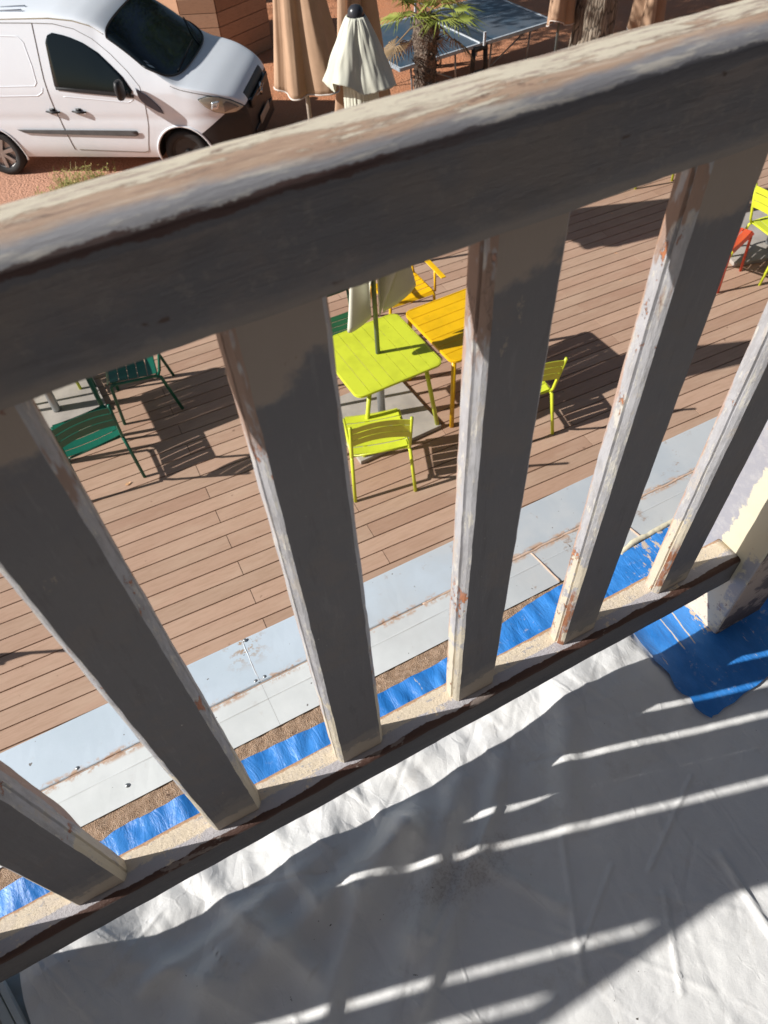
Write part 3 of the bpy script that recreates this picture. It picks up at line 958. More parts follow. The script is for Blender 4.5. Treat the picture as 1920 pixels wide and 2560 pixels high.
def make_chair(name, mat, label, arms=False, group=None, loc=(0, 0, 0), rz=0.0, cat='chair'):
    """faces +Y; origin at floor between the legs"""
    t = empty(name, loc, rz, label, cat, group)
    w = .225
    mb_ = MB()
    ys = [.235, .155, .075, -.005, -.085, -.165]
    zs = [.450, .449, .441, .433, .427, .428]
    for i in range(5):
        curved_slat(mb_, -w + .01, w - .01, (ys[i] - .004, zs[i]), (ys[i + 1] + .004, zs[i + 1]), .012)
    # front lip
    curved_slat(mb_, -w + .01, w - .01, (.262, .428), (.237, .449), .008)
    mb_.build('seat', mat, t, smooth=False)
    mb_ = MB()
    # backrest slats leaning back (towards -Y)
    for (z0, z1) in ((.600, .672), (.679, .751), (.760, .825)):
        f = lambda z: -.205 - (z - .45) * .22
        curved_slat(mb_, -w + .005, w - .005, (f(z1), z1), (f(z0), z0), .030)
    mb_.build('backrest', mat, t, smooth=False)
    mb_ = MB()
    for sx in (-1, 1):
        x = sx * (w)
        mb_.tube([(x, .235, .432), (x, -.17, .412)], .013, 8)
        mb_.tube([(x, -.17, .412), (x, -.195, .46), (x, -.292, .845)], .013, 8)
    mb_.tube([(-w, .215, .425), (w, .215, .425)], .009, 6)
    mb_.tube([(-w, -.16, .410), (w, -.16, .410)], .009, 6)
    mb_.build('frame', mat, t, smooth=True)
    for sx in (-1, 1):
        mb_ = MB(); x = sx * w
        mb_.tube([(x, .20, .430), (x + sx * .004, .235, .415), (x + sx * .022, .255, .0)], .0145, 8)
        mb_.build('leg', mat, t, smooth=True)
        mb_ = MB()
        mb_.tube([(x, -.13, .41), (x + sx * .004, -.185, .395), (x + sx * .022, -.27, .0)], .0145, 8)
        mb_.build('leg', mat, t, smooth=True)
    if arms:
        for sx in (-1, 1):
            mb_ = MB(); x = sx * (w + .03)
            mb_.box((x, .12, .655), (.052, .50, .010))
            mb_.build('armrest', mat, t, bevel=.004)
            mb_ = MB(); mb_.tube([(x, .20, .65), (x, .21, .42)], .012, 8)
            mb_.build('arm_support', mat, t, smooth=True)
            mb_ = MB(); mb_.tube([(x, -.12, .65), (sx * w, -.24, .66)], .012, 8)
            mb_.build('arm_support', mat, t, smooth=True)
    return t


def place(o, loc, rz, label=None, group=None):
    c = copy_tree(o); c.location = loc; c.rotation_euler = (0, 0, rz)
    if label: c['label'] = label
    if group: c['group'] = group
    return c


LC = 'lime green slatted chairs on the terrace'
GC = 'dark green slatted chairs on the terrace'
c1 = make_chair('garden_chair', M['lime'], 'lime green slatted chair pulled up to the near side of the lime table', group=LC,
                loc=(1.925, 3.30, DECK), rz=R(-17))
place(c1, (3.19, 3.23, DECK), R(-6), 'lime green chair at the near side of the orange table, mostly behind a baluster')
place(c1, (6.74, 3.80, DECK), R(-97), 'lime green chair at the right edge seen with its broad slatted back in sun')
place(c1, (-.26, 5.86, DECK), R(178), 'lime green chair across the hidden left table, only its feet showing')
place(c1, (6.95, 5.95, DECK), R(170), 'lime green chair in the dark parasol shadow under the handrail')
g1 = make_chair('garden_chair', M['green'], 'dark green chair with sunlit seat beside the leftmost baluster gap', group=GC,
                loc=(-.075, 4.50, DECK), rz=R(4))
place(g1, (.50, 5.17, DECK), R(82), 'dark green chair half hidden under the handrail, right of the hidden left table')
place(g1, (-2.136, 3.62, DECK), R(-16), 'dark green chair beyond the left end of the terrace view')
make_chair('garden_chair', M['olive'], 'moss green chair tucked behind the far side of the lime table', group=GC,
           loc=(2.24, 4.70, DECK), rz=R(176))
make_chair('garden_armchair', M['orange'], 'orange armchair with flat armrests facing the orange table', arms=True,
           loc=(3.04, 4.93, DECK), rz=R(178), cat='armchair')
make_chair('garden_chair', M['red'], 'red chair on the terrace at the right edge between two balusters',
           loc=(6.15, 4.03, DECK), rz=R(199), cat='chair')


def make_table(name, mat, label, loc, rz, splay, group=None):
    t = empty(name, loc, rz, label, 'table', group)
    S, H, r = .39, .74, .07
    # rounded frame ring + slats along local Y
    def rr(s, rad, n=6):
        pts = []
        for (cx, cy, a0) in ((s - rad, s - rad, 0), (-s + rad, s - rad, 90), (-s + rad, -s + rad, 180), (s - rad, -s + rad, 270)):
            for i in range(n + 1):
                a = R(a0 + 90 * i / n); pts.append((cx + rad * math.cos(a), cy + rad * math.sin(a)))
        return pts
    mb_ = MB()
    out = rr(S, r); inn = rr(S - .012, r - .012)
    n = len(out)
    vs = [(x, y, H - .003) for x, y in out] + [(x, y, H) for x, y in inn] + [(x, y, H - .026) for x, y in inn] + [(x, y, H - .022) for x, y in out]
    fs = [(k * n + i, k * n + (i + 1) % n, ((k + 1) % 4) * n + (i + 1) % n, ((k + 1) % 4) * n + i) for k in range(4) for i in range(n)]
    mb_.add(vs, fs)
    ns = 7; w = 2 * (S - .012) / ns
    for i in range(ns):
        x0 = -(S - .012) + i * w; x1 = x0 + w - .005
        xm = max(abs(x0), abs(x1)); ym = S - .013
        def ylim(x):
            q = abs(x) - (S - .012 - (r - .012))
            return ym if q <= 0 else ym - (r - .012) + math.sqrt(max(0, (r - .012) ** 2 - q * q))
        m_ = 6
        xs = [x0 + (x1 - x0) * j / m_ for j in range(m_ + 1)]
        poly = [(x, -ylim(x)) for x in xs] + [(x, ylim(x)) for x in reversed(xs)]
        mb_.prism(poly, H - .008, H - .0015)
    mb_.build('table_top', mat, t, smooth=False)
    mb_ = MB()
    q = .30
    for a, b in (((-q, -q), (q, -q)), ((q, -q), (q, q)), ((q, q), (-q, q)), ((-q, q), (-q, -q))):
        mb_.box(((a[0] + b[0]) / 2, (a[1] + b[1]) / 2, H - .03), (abs(b[0] - a[0]) + .03, abs(b[1] - a[1]) + .03, .03))
    mb_.build('apron', mat, t)
    for sx in (-1, 1):
        for sy in (-1, 1):
            mb_ = MB()
            if splay:
                mb_.tube([(sx * .25, sy * .33, H - .02), (sx * .365, sy * .345, 0)], .018, 10)
            else:
                mb_.tube([(sx * .345, sy * .345, H - .02), (sx * .36, sy * .355, 0)], .020, 10)
            mb_.build('leg', mat, t, smooth=True)
    return t


make_table('garden_table', M['lime'], 'lime green square table with slatted top and parasol pole through it', (2.235, 3.84, DECK), R(1.2), True)
make_table('garden_table', M['orange'], 'orange square slatted table pushed against the lime green one', (3.062, 3.815, DECK), R(91), False)
make_table('garden_table', M['green'], 'table hidden behind the handrail whose shadow falls beside the green chair', (-.25, 5.2, DECK), R(91), False)


def slab(loc, s, rz, label):
    mb_ = MB(); mb_.box((0, 0, .02), (s, s, .04))
    o_ = mb_.build('base_slab', M['slab'], bevel=.004)
    o_.location = loc; o_.rotation_euler = (0, 0, rz)
    tag(o_, label, 'paving slab', 'slabs weighting the parasol bases')
    return o_


slab((2.215, 3.86, DECK), .80, R(2), 'pale concrete slab under the lime green table holding the parasol foot')
slab((-.28, 5.60, DECK), .80, R(2), 'pale concrete slab behind the dark green chair at the left')
for (x_, y_, lb) in ((-.28, 5.42, 'grey parasol foot tube on the slab behind the dark green chair'), (7.03, 4.05, 'grey parasol foot tube on the slab at the right edge')):
    mb = MB(); mb.lathe([(.036, .041), (.036, .06), (.036, .46), (.030, .47), (.022, .47)], 20)
    o_ = mb.build('parasol_foot', M['greymetal'], smooth=True); o_.location = (x_, y_, DECK)
    tag(o_, lb, 'parasol foot', 'grey parasol feet')
slab((6.98, 4.26, DECK), .86, R(-14), 'pale concrete slab near the red chair at the right edge')


mb = MB()
mb.add([(0, 0, .004), (.018, -.012, .010), (.042, -.002, .006), (.052, .012, .014), (.030, .016, .008), (.010, .014, .012)], [(0, 1, 2, 5), (2, 3, 4, 5)])
o = mb.build('fallen_leaf', simple('dry_leaf', (0.72, 0.42, 0.22), .7)); o.location = (.02, 4.235, DECK); tag(o, 'small dry orange leaf lying on the boards near the dark green chair', 'leaf')
# ------------------------------------------------------------------ parasols
def drape(mb_, z_top, z_bot, r_top, r_bot, folds, depth, seed, tip=.06, n=240, m=40, lean=(0, 0), power=1.0, mi=0, wild=.25, swirl=.35, rin=.25, fins=None):
    """closed parasol cloth: narrow fins hanging between the ribs, bent sideways"""
    rnd_ = random.Random(int(seed * 100))
    ph = [2 * math.pi * (k + rnd_.uniform(-.22, .22)) / folds + seed for k in range(folds)]
    am = [rnd_.uniform(.65, 1.15) for k in range(folds)]
    hb = [rnd_.uniform(-1, 1) for k in range(folds)]
    wd = [rnd_.uniform(.30, .52) * 2 * math.pi / folds for k in range(folds)]
    sw = [rnd_.uniform(-1, 1) * swirl for k in range(folds)]
    if fins:
        folds = len(fins); ph = [q[0] for q in fins]; am = [q[1] for q in fins]; hb = [q[2] for q in fins]; wd = [q[3] for q in fins]; sw = [q[4] for q in fins]

    def P(u, v):
        a = 2 * math.pi * u; k = v
        f_ = 0; hem = 0; s_ = 0
        for i in range(folds):
            d = (a - ph[i] + math.pi) % (2 * math.pi) - math.pi
            g = math.exp(-(abs(d) / wd[i]) ** 2.4)
            f_ += g * am[i]; hem += g * hb[i]; s_ += g * sw[i]
        f_ = min(f_, 1.25)
        R_ = r_top + (r_bot - r_top) * k ** power
        base = r_top + (r_bot * rin - r_top) * k ** .7 if r_bot * rin < r_top else r_top + (r_bot * rin - r_top) * k
        r = base + (R_ - base) * f_ * (1 - depth + depth * k)
        r *= 1 + wild * .25 * noise.noise(Vector((math.cos(a) * 3 + seed, math.sin(a) * 3, k * 2.2)))
        r += .006 * noise.noise(Vector((math.cos(a) * 9 + seed, math.sin(a) * 9, k * 3)))
        a2 = a + s_ * k * f_
        zb = z_bot + tip * hem + tip * 1.1 * f_ * .5 - tip * .7 * (1 - min(1, f_))
        z = z_top + (zb - z_top) * k
        return (r * math.cos(a2) + lean[0] * k, r * math.sin(a2) + lean[1] * k, z)
    mb_.grid(P, n, m, mi)
    return P


def make_parasol(name, label, loc, H, hem, mat, r_hem, folds, seed, two_tier=None, trim=None, foot=True, lean=(0, 0), r_top=.05, polemat=None, group=None, fold_depth=.32, tip=.06, fins=None):
    t = empty(name, loc, 0, label, 'parasol', group)
    mb_ = MB(); mb_.tube([(0, 0, .0), (0, 0, H - .03)], .019, 12)
    mb_.build('pole', polemat or M['polegrey'], t, smooth=True)
    if foot:
        mb_ = MB(); mb_.lathe([(.034, .041), (.034, .42), (.030, .43), (.022, .44)], 16)
        mb_.build('foot_tube', M['greymetal'], t, smooth=True)
    mb_ = MB()
    P = drape(mb_, (two_tier[1] + .13) if two_tier else H - .03, hem, .11 if two_tier else r_top, r_hem, folds, fold_depth, seed, lean=lean, tip=tip, power=.8 if not two_tier else 1.2, rin=.16 if fins else .3, fins=fins)
    can = mb_.build('canopy', mat, t, smooth=True, solid=.003)
    if trim:
        mb_ = MB(); pts = [Vector(P(i / 200, 1.0)) for i in range(200)]
        mb_.tube(pts + [pts[0]], .007, 6, cap=False)
        mb_.build('hem_piping', trim, can, smooth=True)
    if two_tier:
        mb_ = MB()
        drape(mb_, H - .035, two_tier[1], .05, two_tier[0], 5, .25, seed + 2.2, tip=.05, power=.75, wild=.3, rin=.62, swirl=.25)
        mb_.build('top_flounce', mat, t, smooth=True, solid=.003)
    mb_ = MB(); mb_.lathe([(.044, H - .05), (.046, H - .028), (.042, H - .005), (.026, H + .012), (.0, H + .018)], 16)
    mb_.build('cap', M['capdark'], t, smooth=True)
    # ribs inside
    mb_ = MB()
    for k in range(6):
        a = 2 * math.pi * k / 6 + .3
        mb_.tube([(.03 * math.cos(a), .03 * math.sin(a), H - .08), (.05 * math.cos(a), .05 * math.sin(a), hem + .15)], .006, 6)
    mb_.build('ribs', M['greymetal'], t, smooth=True)
    return t


make_parasol('closed_parasol', 'closed cream parasol with dark round cap standing in the lime green table', (2.236, 3.835, DECK), 3.11, 1.20,
             M['cream_cloth'], .36, 6, 1.3, two_tier=(.225, 2.73), fold_depth=.5, tip=.12,
             fins=[(R(2), 1.12, -.55, .20, .1), (R(182), .62, -1.25, .30, .1), (R(60), .8, 3.0, .3, .2), (R(115), .9, 3.4, .3, -.1), (R(245), .5, 3.2, .3, .1), (R(305), .55, 3.2, .28, 0)])
make_parasol('closed_parasol', 'closed tan parasol with white piped hem just right of the white van', (2.76, 6.05, DECK), 3.5, 1.93,
             M['tan_cloth'], .36, 6, 2.9, trim=M['white_trim'], foot=False, polemat=simple('beige_pole', (0.42, 0.36, 0.30), .4), group='closed tan parasols', tip=.04)
make_parasol('closed_parasol', 'closed brown parasol in shade directly behind the tan piped one', (3.35, 6.15, DECK), 3.4, 1.45,
             M['tan_cloth'], .33, 6, 5.1, foot=False, group='closed tan parasols')
make_parasol('closed_parasol', 'closed tan parasol with drooping white tip between blue table and tree trunk', (7.62, 8.72, G), 3.0, 1.05,
             M['tan_cloth'], .26, 5, 4.2, trim=M['white_trim'], foot=False, group='closed tan parasols')
make_parasol('closed_parasol', 'closed tan parasol with white edge right of the tree trunk', (9.55, 9.05, G), 3.0, .45,
             M['tan_cloth'], .34, 5, 1.2, trim=M['white_trim'], foot=False, group='closed tan parasols')

# ------------------------------------------------------------------ ping pong table
tt = empty('ping_pong_table', (5.40, 9.24, G), R(4.9), 'blue outdoor table tennis table with net behind the palm', 'table tennis table')
M['ttblue'] = NT('table_tennis_blue', .45)
_t = M['ttblue']
_n = _t.noise(1.8, 6, .65); _g = _t.noise(9, 6, .7, stretch=(1, 2, 1))
_c1 = _t.mix(_t.step(_n, .35, .65), (0.042, 0.082, 0.125), (0.095, 0.115, 0.14))
_t.color(_t.mix(_t.math('MULTIPLY', _t.step(_g, .5, .7), .4), _c1, (0.12, 0.14, 0.18)))
M['ttblue'] = _t.m
M['chalk'] = simple('white_line', (0.62, 0.66, 0.70), .5)
for xa in (0.0, 1.375):
    mb = MB(); mb.box((xa + .6825, .7625, .75), (1.362, 1.525, .02)); mb.build('playing_surface', M['ttblue'], tt)
mb = MB()
mb.box((1.37, .763, .7605), (2.74, .006, .0012))
for y in (.012, 1.513): mb.box((1.37, y, .7605), (2.74, .02, .0012))
for x in (.012, 2.728): mb.box((x, .7625, .761), (.02, 1.49, .0012))
mb.build('court_lines', M['chalk'], tt)
mb = MB()
for y in (-.008, 1.533): mb.box((1.37, y, .742), (2.76, .014, .045))
for x in (-.008, 2.748): mb.box((x, .7625, .742), (.014, 1.53, .045))
mb.build('edge_frame', simple('pale_blue_edge', (0.35, 0.42, 0.48), .4), tt)
net = NT('net_mesh', .9)
mb = MB()
for i in range(64):
    y = -.12 + 1.765 * i / 63; mb.box((1.37, y, .84), (.0015, .003, .15))
for j in range(9): mb.box((1.37, .7625, .768 + .15 * j / 8), (.0015, 1.765, .0022))
nt = mb.build('net', M['blackmetal'], tt)
mb = MB(); mb.box((1.37, .7625, .9165), (.006, 1.77, .013)); mb.build('net_tape', simple('net_tape', (.10, .11, .12), .8), nt)
mb = MB(); mb.box((1.37, .7625, .768), (.02, 1.53, .014)); mb.build('net_rail', M['chalk'], tt)
for y in (-.10, 1.62):
    mb = MB(); mb.box((1.37, y, .845), (.035, .02, .17)); mb.build('net_post', M['chalk'], tt)
for x in (.28, 1.05, 1.72, 2.45):
    for y in (.16, 1.36):
        mb = MB(); mb.tube([(x, y, .74), (x + (.05 if x < 1.3 else -.05), y, 0)], .014, 8)
        mb.build('leg', M['greymetal'], tt, smooth=True)
for y in (.0, 1.5):
    mb = MB()
    mb.tube([(1.27, y, .74), (1.25, y, .45), (1.27, y, .10)], .035, 8); mb.tube([(1.47, y, .74), (1.49, y, .45), (1.47, y, .10)], .035, 8)
    mb.tube([(1.25, y, .70), (1.49, y, .70)], .04, 8); mb.box((1.37, y, .35), (.25, .05, .12))
    mb.build('trolley', M['blackmetal'], tt, smooth=True)
mb = MB()
for y in (.16, 1.36):
    mb.tube([(.35, y, .68), (1.2, y, .25)], .011, 6); mb.tube([(2.38, y, .68), (1.54, y, .25)], .011, 6)
    mb.tube([(.3, y, .2), (1.25, y, .2)], .009, 6); mb.tube([(1.5, y, .2), (2.42, y, .2)], .009, 6)
mb.build('brace', M['greymetal'], tt, smooth=True)


# ------------------------------------------------------------------ palm
def mat_bark(name, a, b, s=12, zst=.25):
    t = NT(name, .9)
    n = t.noise(s, 6, .7, stretch=(1, 1, zst)); v = t.voro(s * 1.2, 'DISTANCE_TO_EDGE', stretch=(1, 1, zst))
    c = t.mix(t.step(n, .38, .66), a, b)
    c = t.mix(t.step(v, .0, .12, inv=True), c, tuple(q * .35 for q in a))
    t.color(c); t.bump(t.math('ADD', v, t.math('MULTIPLY', n, .5)), 1.0, .03)
    return t.m


M['fibre'] = mat_bark('palm_fibre', (0.14, 0.10, 0.075), (0.24, 0.19, 0.15), 26, .6)
M['frond'] = NT('palm_leaf', .5)
_t = M['frond']; _t.color(_t.mix(_t.step(_t.noise(3, 3), .4, .65), (0.19, 0.23, 0.035), (0.30, 0.33, 0.07)))
M['frond'] = _t.m
M['deadfrond'] = simple('dry_palm_leaf', (0.28, 0.19, 0.10), .8)
palm = empty('palm', (5.30, 8.36, G), 0, 'small fan palm with shaggy grey trunk in front of the blue table', 'palm')
mb = MB()
H_ = 1.62
def TP(u, v):
    a = 2 * math.pi * u; z = H_ * v
    r = .150 - .02 * v + .018 * math.sin(v * 60 + a * 3) * .5 + .03 * noise.noise(Vector((math.cos(a) * 2.2, math.sin(a) * 2.2, z * 5)))
    if v > .8: r += .02 * math.sin((v - .8) / .2 * math.pi)
    return (r * math.cos(a), r * math.sin(a), z)
mb.grid(TP, 36, 90)
for k in range(330):
    a = random.uniform(0, 2 * math.pi); z = random.uniform(.05, H_); r = .135
    d = Vector((math.cos(a), math.sin(a), .9)).normalized(); s_ = Vector((-math.sin(a), math.cos(a), 0))
    p = Vector((r * math.cos(a), r * math.sin(a), z)); L = random.uniform(.04, .10); w = random.uniform(.012, .028)
    q = d * L + Vector((0, 0, -random.uniform(0, .06)))
    mb.add([p - s_ * w, p + s_ * w, p + q + s_ * w * .2, p + q - s_ * w * .2], [(0, 1, 2, 3)])
mb.build('trunk', M['fibre'], palm, smooth=True)
random.seed(11)
for k in range(13):
    mb = MB()
    a = 2 * math.pi * k / 13 * 1.9 + random.uniform(-.2, .2)
    el = random.uniform(-.15, 1.0) if k > 3 else random.uniform(-.9, -.5)
    L = random.uniform(.32, .5)
    c0 = Vector((0, 0, H_ - .02))
    dr = Vector((math.cos(a) * math.cos(el), math.sin(a) * math.cos(el), math.sin(el)))
    hub = c0 + dr * L
    mb.tube([c0, c0 + dr * L * .5 + Vector((0, 0, .03)), hub], [.012, .009, .007], 6)
    side = dr.cross(Vector((0, 0, 1))).normalized(); up = side.cross(dr)
    for j in range(26):
        fa = R(-118 + 236 * j / 25)
        d = (dr * math.cos(fa) + side * math.sin(fa)).normalized()
        ln = random.uniform(.34, .46) * (1 - .22 * abs(fa) / 2)
        w = .0105
        px = d.cross(up).normalized() * w
        m1 = hub + d * ln * .5 + up * .01; m2 = hub + d * ln - Vector((0, 0, 1)) * random.uniform(.02, .14)
        mb.add([hub, m1 - px, m1 + up * .008, m1 + px, m2], [(0, 1, 2), (0, 2, 3), (1, 4, 2), (2, 4, 3)])
    mb.build('frond', M['frond'] if k > 3 else M['deadfrond'], palm)


# ------------------------------------------------------------------ trees
def leaf_mat(name, a, b):
    t = NT(name, .6); t.color(t.mix(t.rnd(), a, b)); return t.m


M['leaf'] = leaf_mat('leaves', (0.045, 0.10, 0.02), (0.10, 0.17, 0.04))
M['bark'] = mat_bark('rough_bark', (0.20, 0.16, 0.12), (0.40, 0.34, 0.27), 16, .22)


def make_tree(loc, r0, h, crown_c, crown_r, label, nleaf=9000, seed=1, group=None):
    rnd = random.Random(seed)
    t = empty('tree', loc, 0, label, 'tree', group)
    mb_ = MB()
    def P(u, v):
        a = 2 * math.pi * u; z = h * v
        r = r0 * (1 - .45 * v) * (1 + .5 * math.exp(-z * 5)) * (1 + .10 * math.sin(a * 3 + seed) + .05 * math.sin(a * 7 + z * 2))
        r += .012 * noise.noise(Vector((math.cos(a) * 9, math.sin(a) * 9, z * 3)))
        return (r * math.cos(a) + .05 * math.sin(z), r * math.sin(a) + .04 * math.sin(z * 1.3), z)
    mb_.grid(P, 64, 60)
    top = Vector((0, 0, h))
    ends = []
    for k in range(9):
        d = Vector((rnd.uniform(-1, 1), rnd.uniform(-1, 1), rnd.uniform(.2, 1))).normalized()
        e = Vector(crown_c) + Vector((d.x * crown_r[0], d.y * crown_r[1], d.z * crown_r[2])) * .75
        s_ = Vector((0, 0, h * rnd.uniform(.75, .98)))
        mb_.tube([s_, s_.lerp(e, .5) + Vector((0, 0, .2)), e], [r0 * .35, r0 * .2, r0 * .05], 7)
        ends.append(e)
    tr = mb_.build('trunk', M['bark'], t, smooth=True)
    mb_ = MB()
    cl = [Vector(crown_c) + Vector((rnd.gauss(0, .45) * crown_r[0], rnd.gauss(0, .45) * crown_r[1], rnd.gauss(0, .45) * crown_r[2])) for _ in range(60)]
    for k in range(nleaf):
        c = rnd.choice(cl)
        p = c + Vector((rnd.gauss(0, .32), rnd.gauss(0, .32), rnd.gauss(0, .22)))
        a = Vector((rnd.uniform(-1, 1), rnd.uniform(-1, 1), rnd.uniform(-1, 1))).normalized(); b = a.orthogonal().normalized()
        L, w = rnd.uniform(.06, .11), rnd.uniform(.025, .045)
        mb_.add([p, p + a * L * .5 + b * w, p + a * L, p + a * L * .5 - b * w], [(0, 1, 2, 3)])
    mb_.build('crown', M['leaf'], t, fix=False)
    return t


make_tree((8.05, 8.50, G), .31, 4.6, (0.6, .8, 5.6), (3.0, 3.0, 1.5), 'broad tree with furrowed grey brown bark right of the table tennis table', 9000, 2)
make_tree((2.4, 16.5, G), .26, 4.4, (1.2, -3.7, 5.2), (2.4, 1.9, 1.0), 'leafy tree behind the wooden planter beyond the top of the view', 16000, 5)
make_tree((-1.5, 19.5, G), .26, 4.0, (0, 0, 5.4), (3.4, 2.8, 1.8), 'leafy tree far behind the white van beyond the top of the view', 7000, 9)
make_tree((5.5, 17.0, G), .26, 3.4, (-.2, -1.4, 4.6), (3.6, 2.3, 1.0), 'leafy tree behind the blue table, just above the top of the view', 15000, 12)
make_tree((10.5, 16.5, G), .24, 3.6, (-.6, -.3, 4.6), (3.0, 2.0, 1.3), 'leafy tree far behind the broad trunk beyond the top of the view', 9000, 6)

# ------------------------------------------------------------------ wooden planter
pl = empty('wooden_planter', (0, 0, G), 0, 'hexagonal planter of reddish wooden boards behind the van bonnet', 'planter')
M['pwood'] = NT('planter_boards', .75); _t = M['pwood']
_c = _t.mix(_t.rnd(), (0.36, 0.20, 0.12), (0.46, 0.28, 0.18))
_t.color(_t.mix(_t.math('MULTIPLY', _t.step(_t.noise(14, 5, .6, stretch=(1, 1, 5)), .45, .7), .4), _c, (0.24, 0.13, 0.08))); M['pwood'] = _t.m
A = Vector((3.50, 13.03)); B = Vector((4.01, 12.75)); Cc = B + Vector((.93, .38)) * 1.05
hexp = [A, B, Cc, Cc + Vector((.15, 1.0)), Cc + Vector((-.75, 1.6)), A + Vector((-.1, 1.1))]
nb = 5; zt = 1.0
for k in range(6):
    p, q = hexp[k], hexp[(k + 1) % 6]
    d = (q - p); L = d.length; an = math.atan2(d.y, d.x)
    mb = MB()
    for j in range(nb):
        h_ = zt / nb
        mb.box(((p.x + q.x) / 2, (p.y + q.y) / 2, h_ * (j + .5)), (L - .006, .03, h_ - .010), rz=an)
    mb.build('side_panel', M['pwood'], pl)
cen = sum(hexp, Vector((0, 0))) / 6
mb = MB(); mb.prism([(cen.x + (p.x - cen.x) * .95, cen.y + (p.y - cen.y) * .95) for p in hexp], .82, .90)
mb.build('soil', simple('potting_soil', (0.10, 0.065, 0.045), .95, bump=.8), pl)
mb = MB(); rnd = random.Random(4)
for k in range(260):
    p = Vector((cen.x + rnd.uniform(-.6, .6), cen.y + rnd.uniform(-.5, .6), .9)); a = rnd.uniform(0, 6.28); L = rnd.uniform(.1, .28)
    d = Vector((math.cos(a) * .7, math.sin(a) * .7, 1)).normalized() * L; s_ = Vector((-math.sin(a), math.cos(a), 0)) * .012
    mb.add([p - s_, p + s_, p + d * .6 + s_, p + d], [(0, 1, 2, 3)])
o = mb.build('planter_plants', leaf_mat('dry_leaves', (0.10, 0.11, 0.04), (0.24, 0.16, 0.07)))
o.location = (0, 0, G)
tag(o, 'low dry plants growing in the wooden planter', 'plants', kind=None)

# weeds by the van
rnd = random.Random(8)
for (x, y, n, s_, lab) in ((.80, 10.05, 150, 1.35, 'sparse yellow green weed tuft on red earth below the van sill'), (1.12, 10.12, 70, 1.0, 'small greener weed at the right of the larger tuft by the van'), (.50, 9.98, 36, .8, 'thin straggly weed at the left of the larger tuft by the van')):
    mb = MB()
    for k in range(n):
        p = Vector((rnd.gauss(0, .10), rnd.gauss(0, .10), 0)); a = rnd.uniform(0, 6.28); L = rnd.uniform(.05, .24) * s_
        d = Vector((math.cos(a) * .6, math.sin(a) * .6, 1)).normalized() * L; w = Vector((-math.sin(a), math.cos(a), 0)) * .0035
        mb.add([p - w, p + w, p + d + w * .3, p + d - w * .3], [(0, 1, 2, 3)])
        for j in range(3):
            q = p + d * rnd.uniform(.3, 1); b = rnd.uniform(0, 6.28)
            e = Vector((math.cos(b), math.sin(b), rnd.uniform(-.2, .6))) * .03
            e2 = Vector((-e.y, e.x, 0)) * .35
            mb.add([q, q + e * .5 + e2, q + e, q + e * .5 - e2], [(0, 1, 2, 3)])
    o = mb.build('weed', leaf_mat('weed_leaves', (0.22, 0.26, 0.05), (0.40, 0.34, 0.12)))
    o.location = (x, y, G); tag(o, lab, 'weed', 'weeds beside the van')

# ------------------------------------------------------------------ van
VS = .975
van = empty('van', (2.30, 9.46, G), R(-34.0), 'white panel van with dark windows and black bumper parked on red earth', 'van', sc=VS)
# local frame: x forward from the front axle, +y away from viewer (near side at y=0)
def interp(tab, x):
    n = len(tab)
    if x <= tab[0][0]: return tab[0][1]
    if x >= tab[-1][0]: return tab[-1][1]
    for i in range(n - 1):
        if x <= tab[i + 1][0]:
            def sl(k):
                if k <= 0 or k >= n - 1: return 0
                a = (tab[k][1] - tab[k - 1][1]) / (tab[k][0] - tab[k - 1][0]); b = (tab[k + 1][1] - tab[k][1]) / (tab[k + 1][0] - tab[k][0])
                return 0 if a * b <= 0 else 2 * a * b / (a + b)
            h = tab[i + 1][0] - tab[i][0]; t = (x - tab[i][0]) / h
            return (tab[i][1] * (1 + 2 * t) * (1 - t) ** 2 + sl(i) * h * t * (1 - t) ** 2 + tab[i + 1][1] * t * t * (3 - 2 * t) + sl(i + 1) * h * t * t * (t - 1))
TT_ = [(-3.36, 1.2), (-3.34, 1.72), (-3.28, 1.85), (-3.1, 1.90), (-2.0, 1.935), (-1.4, 1.93), (-1.1, 1.90), (-.9, 1.85), (-.75, 1.78), (-.5, 1.61), (-.2, 1.365), (.0, 1.22), (.1, 1.175),
       (.25, 1.14), (.45, 1.09), (.6, 1.035), (.72, .98), (.80, .92), (.845, .855), (.87, .76), (.885, .64), (.895, .45), (.90, .30)]
def T_(x): return interp(TT_, x)
def HW(x):
    w = .905
    if x > .15: w -= .30 * ((x - .15) / .75) ** 2.2
    if x < -3.1: w -= .05 * ((-3.1 - x) / .26) ** 2
    return w
YC = .905
LEV = [0, .12, .3, .5, .7, .85, 1.0]
def section(x, s):
    """s 0..1 from sill up the side to roof centre -> (halfwidth, z)"""
    T = T_(x); hw = HW(x); zb = min(1.08, max(T - .13, T * .6 + .11))
    if s < .45:
        k = s / .45; z = .27 + (zb - .27) * k
        w = hw - .045 * (1 - min(1, k / .25)) ** 2 - .02 * max(0, k - .6)
        # shallow waist line
        return w - .008 * math.exp(-((z - .78) / .05) ** 2), z
    k = (s - .45) / .55
    hgt = max(.005, T - zb); tum = .19 * min(1, hgt / .75) ** 1.2
    # rises to roof edge by k=.62, then goes in to centre
    if k < .60:
        q = k / .60; z = zb + (hgt - .05 * min(1, hgt / .3)) * q * .97
        w = hw - .008 - tum * q ** 1.25
        return w, z
    q = (k - .60) / .40
    w0 = hw - .008 - tum; z0 = zb + (hgt - .05 * min(1, hgt / .3)) * .97
    w = w0 * (1 - q) ** 1.0
    w = w0 * max(0.0, math.cos(q * math.pi / 2)) ** .9
    z = z0 + (T + .012 - z0) * math.sin(q * math.pi / 2) ** .55
    return w, z
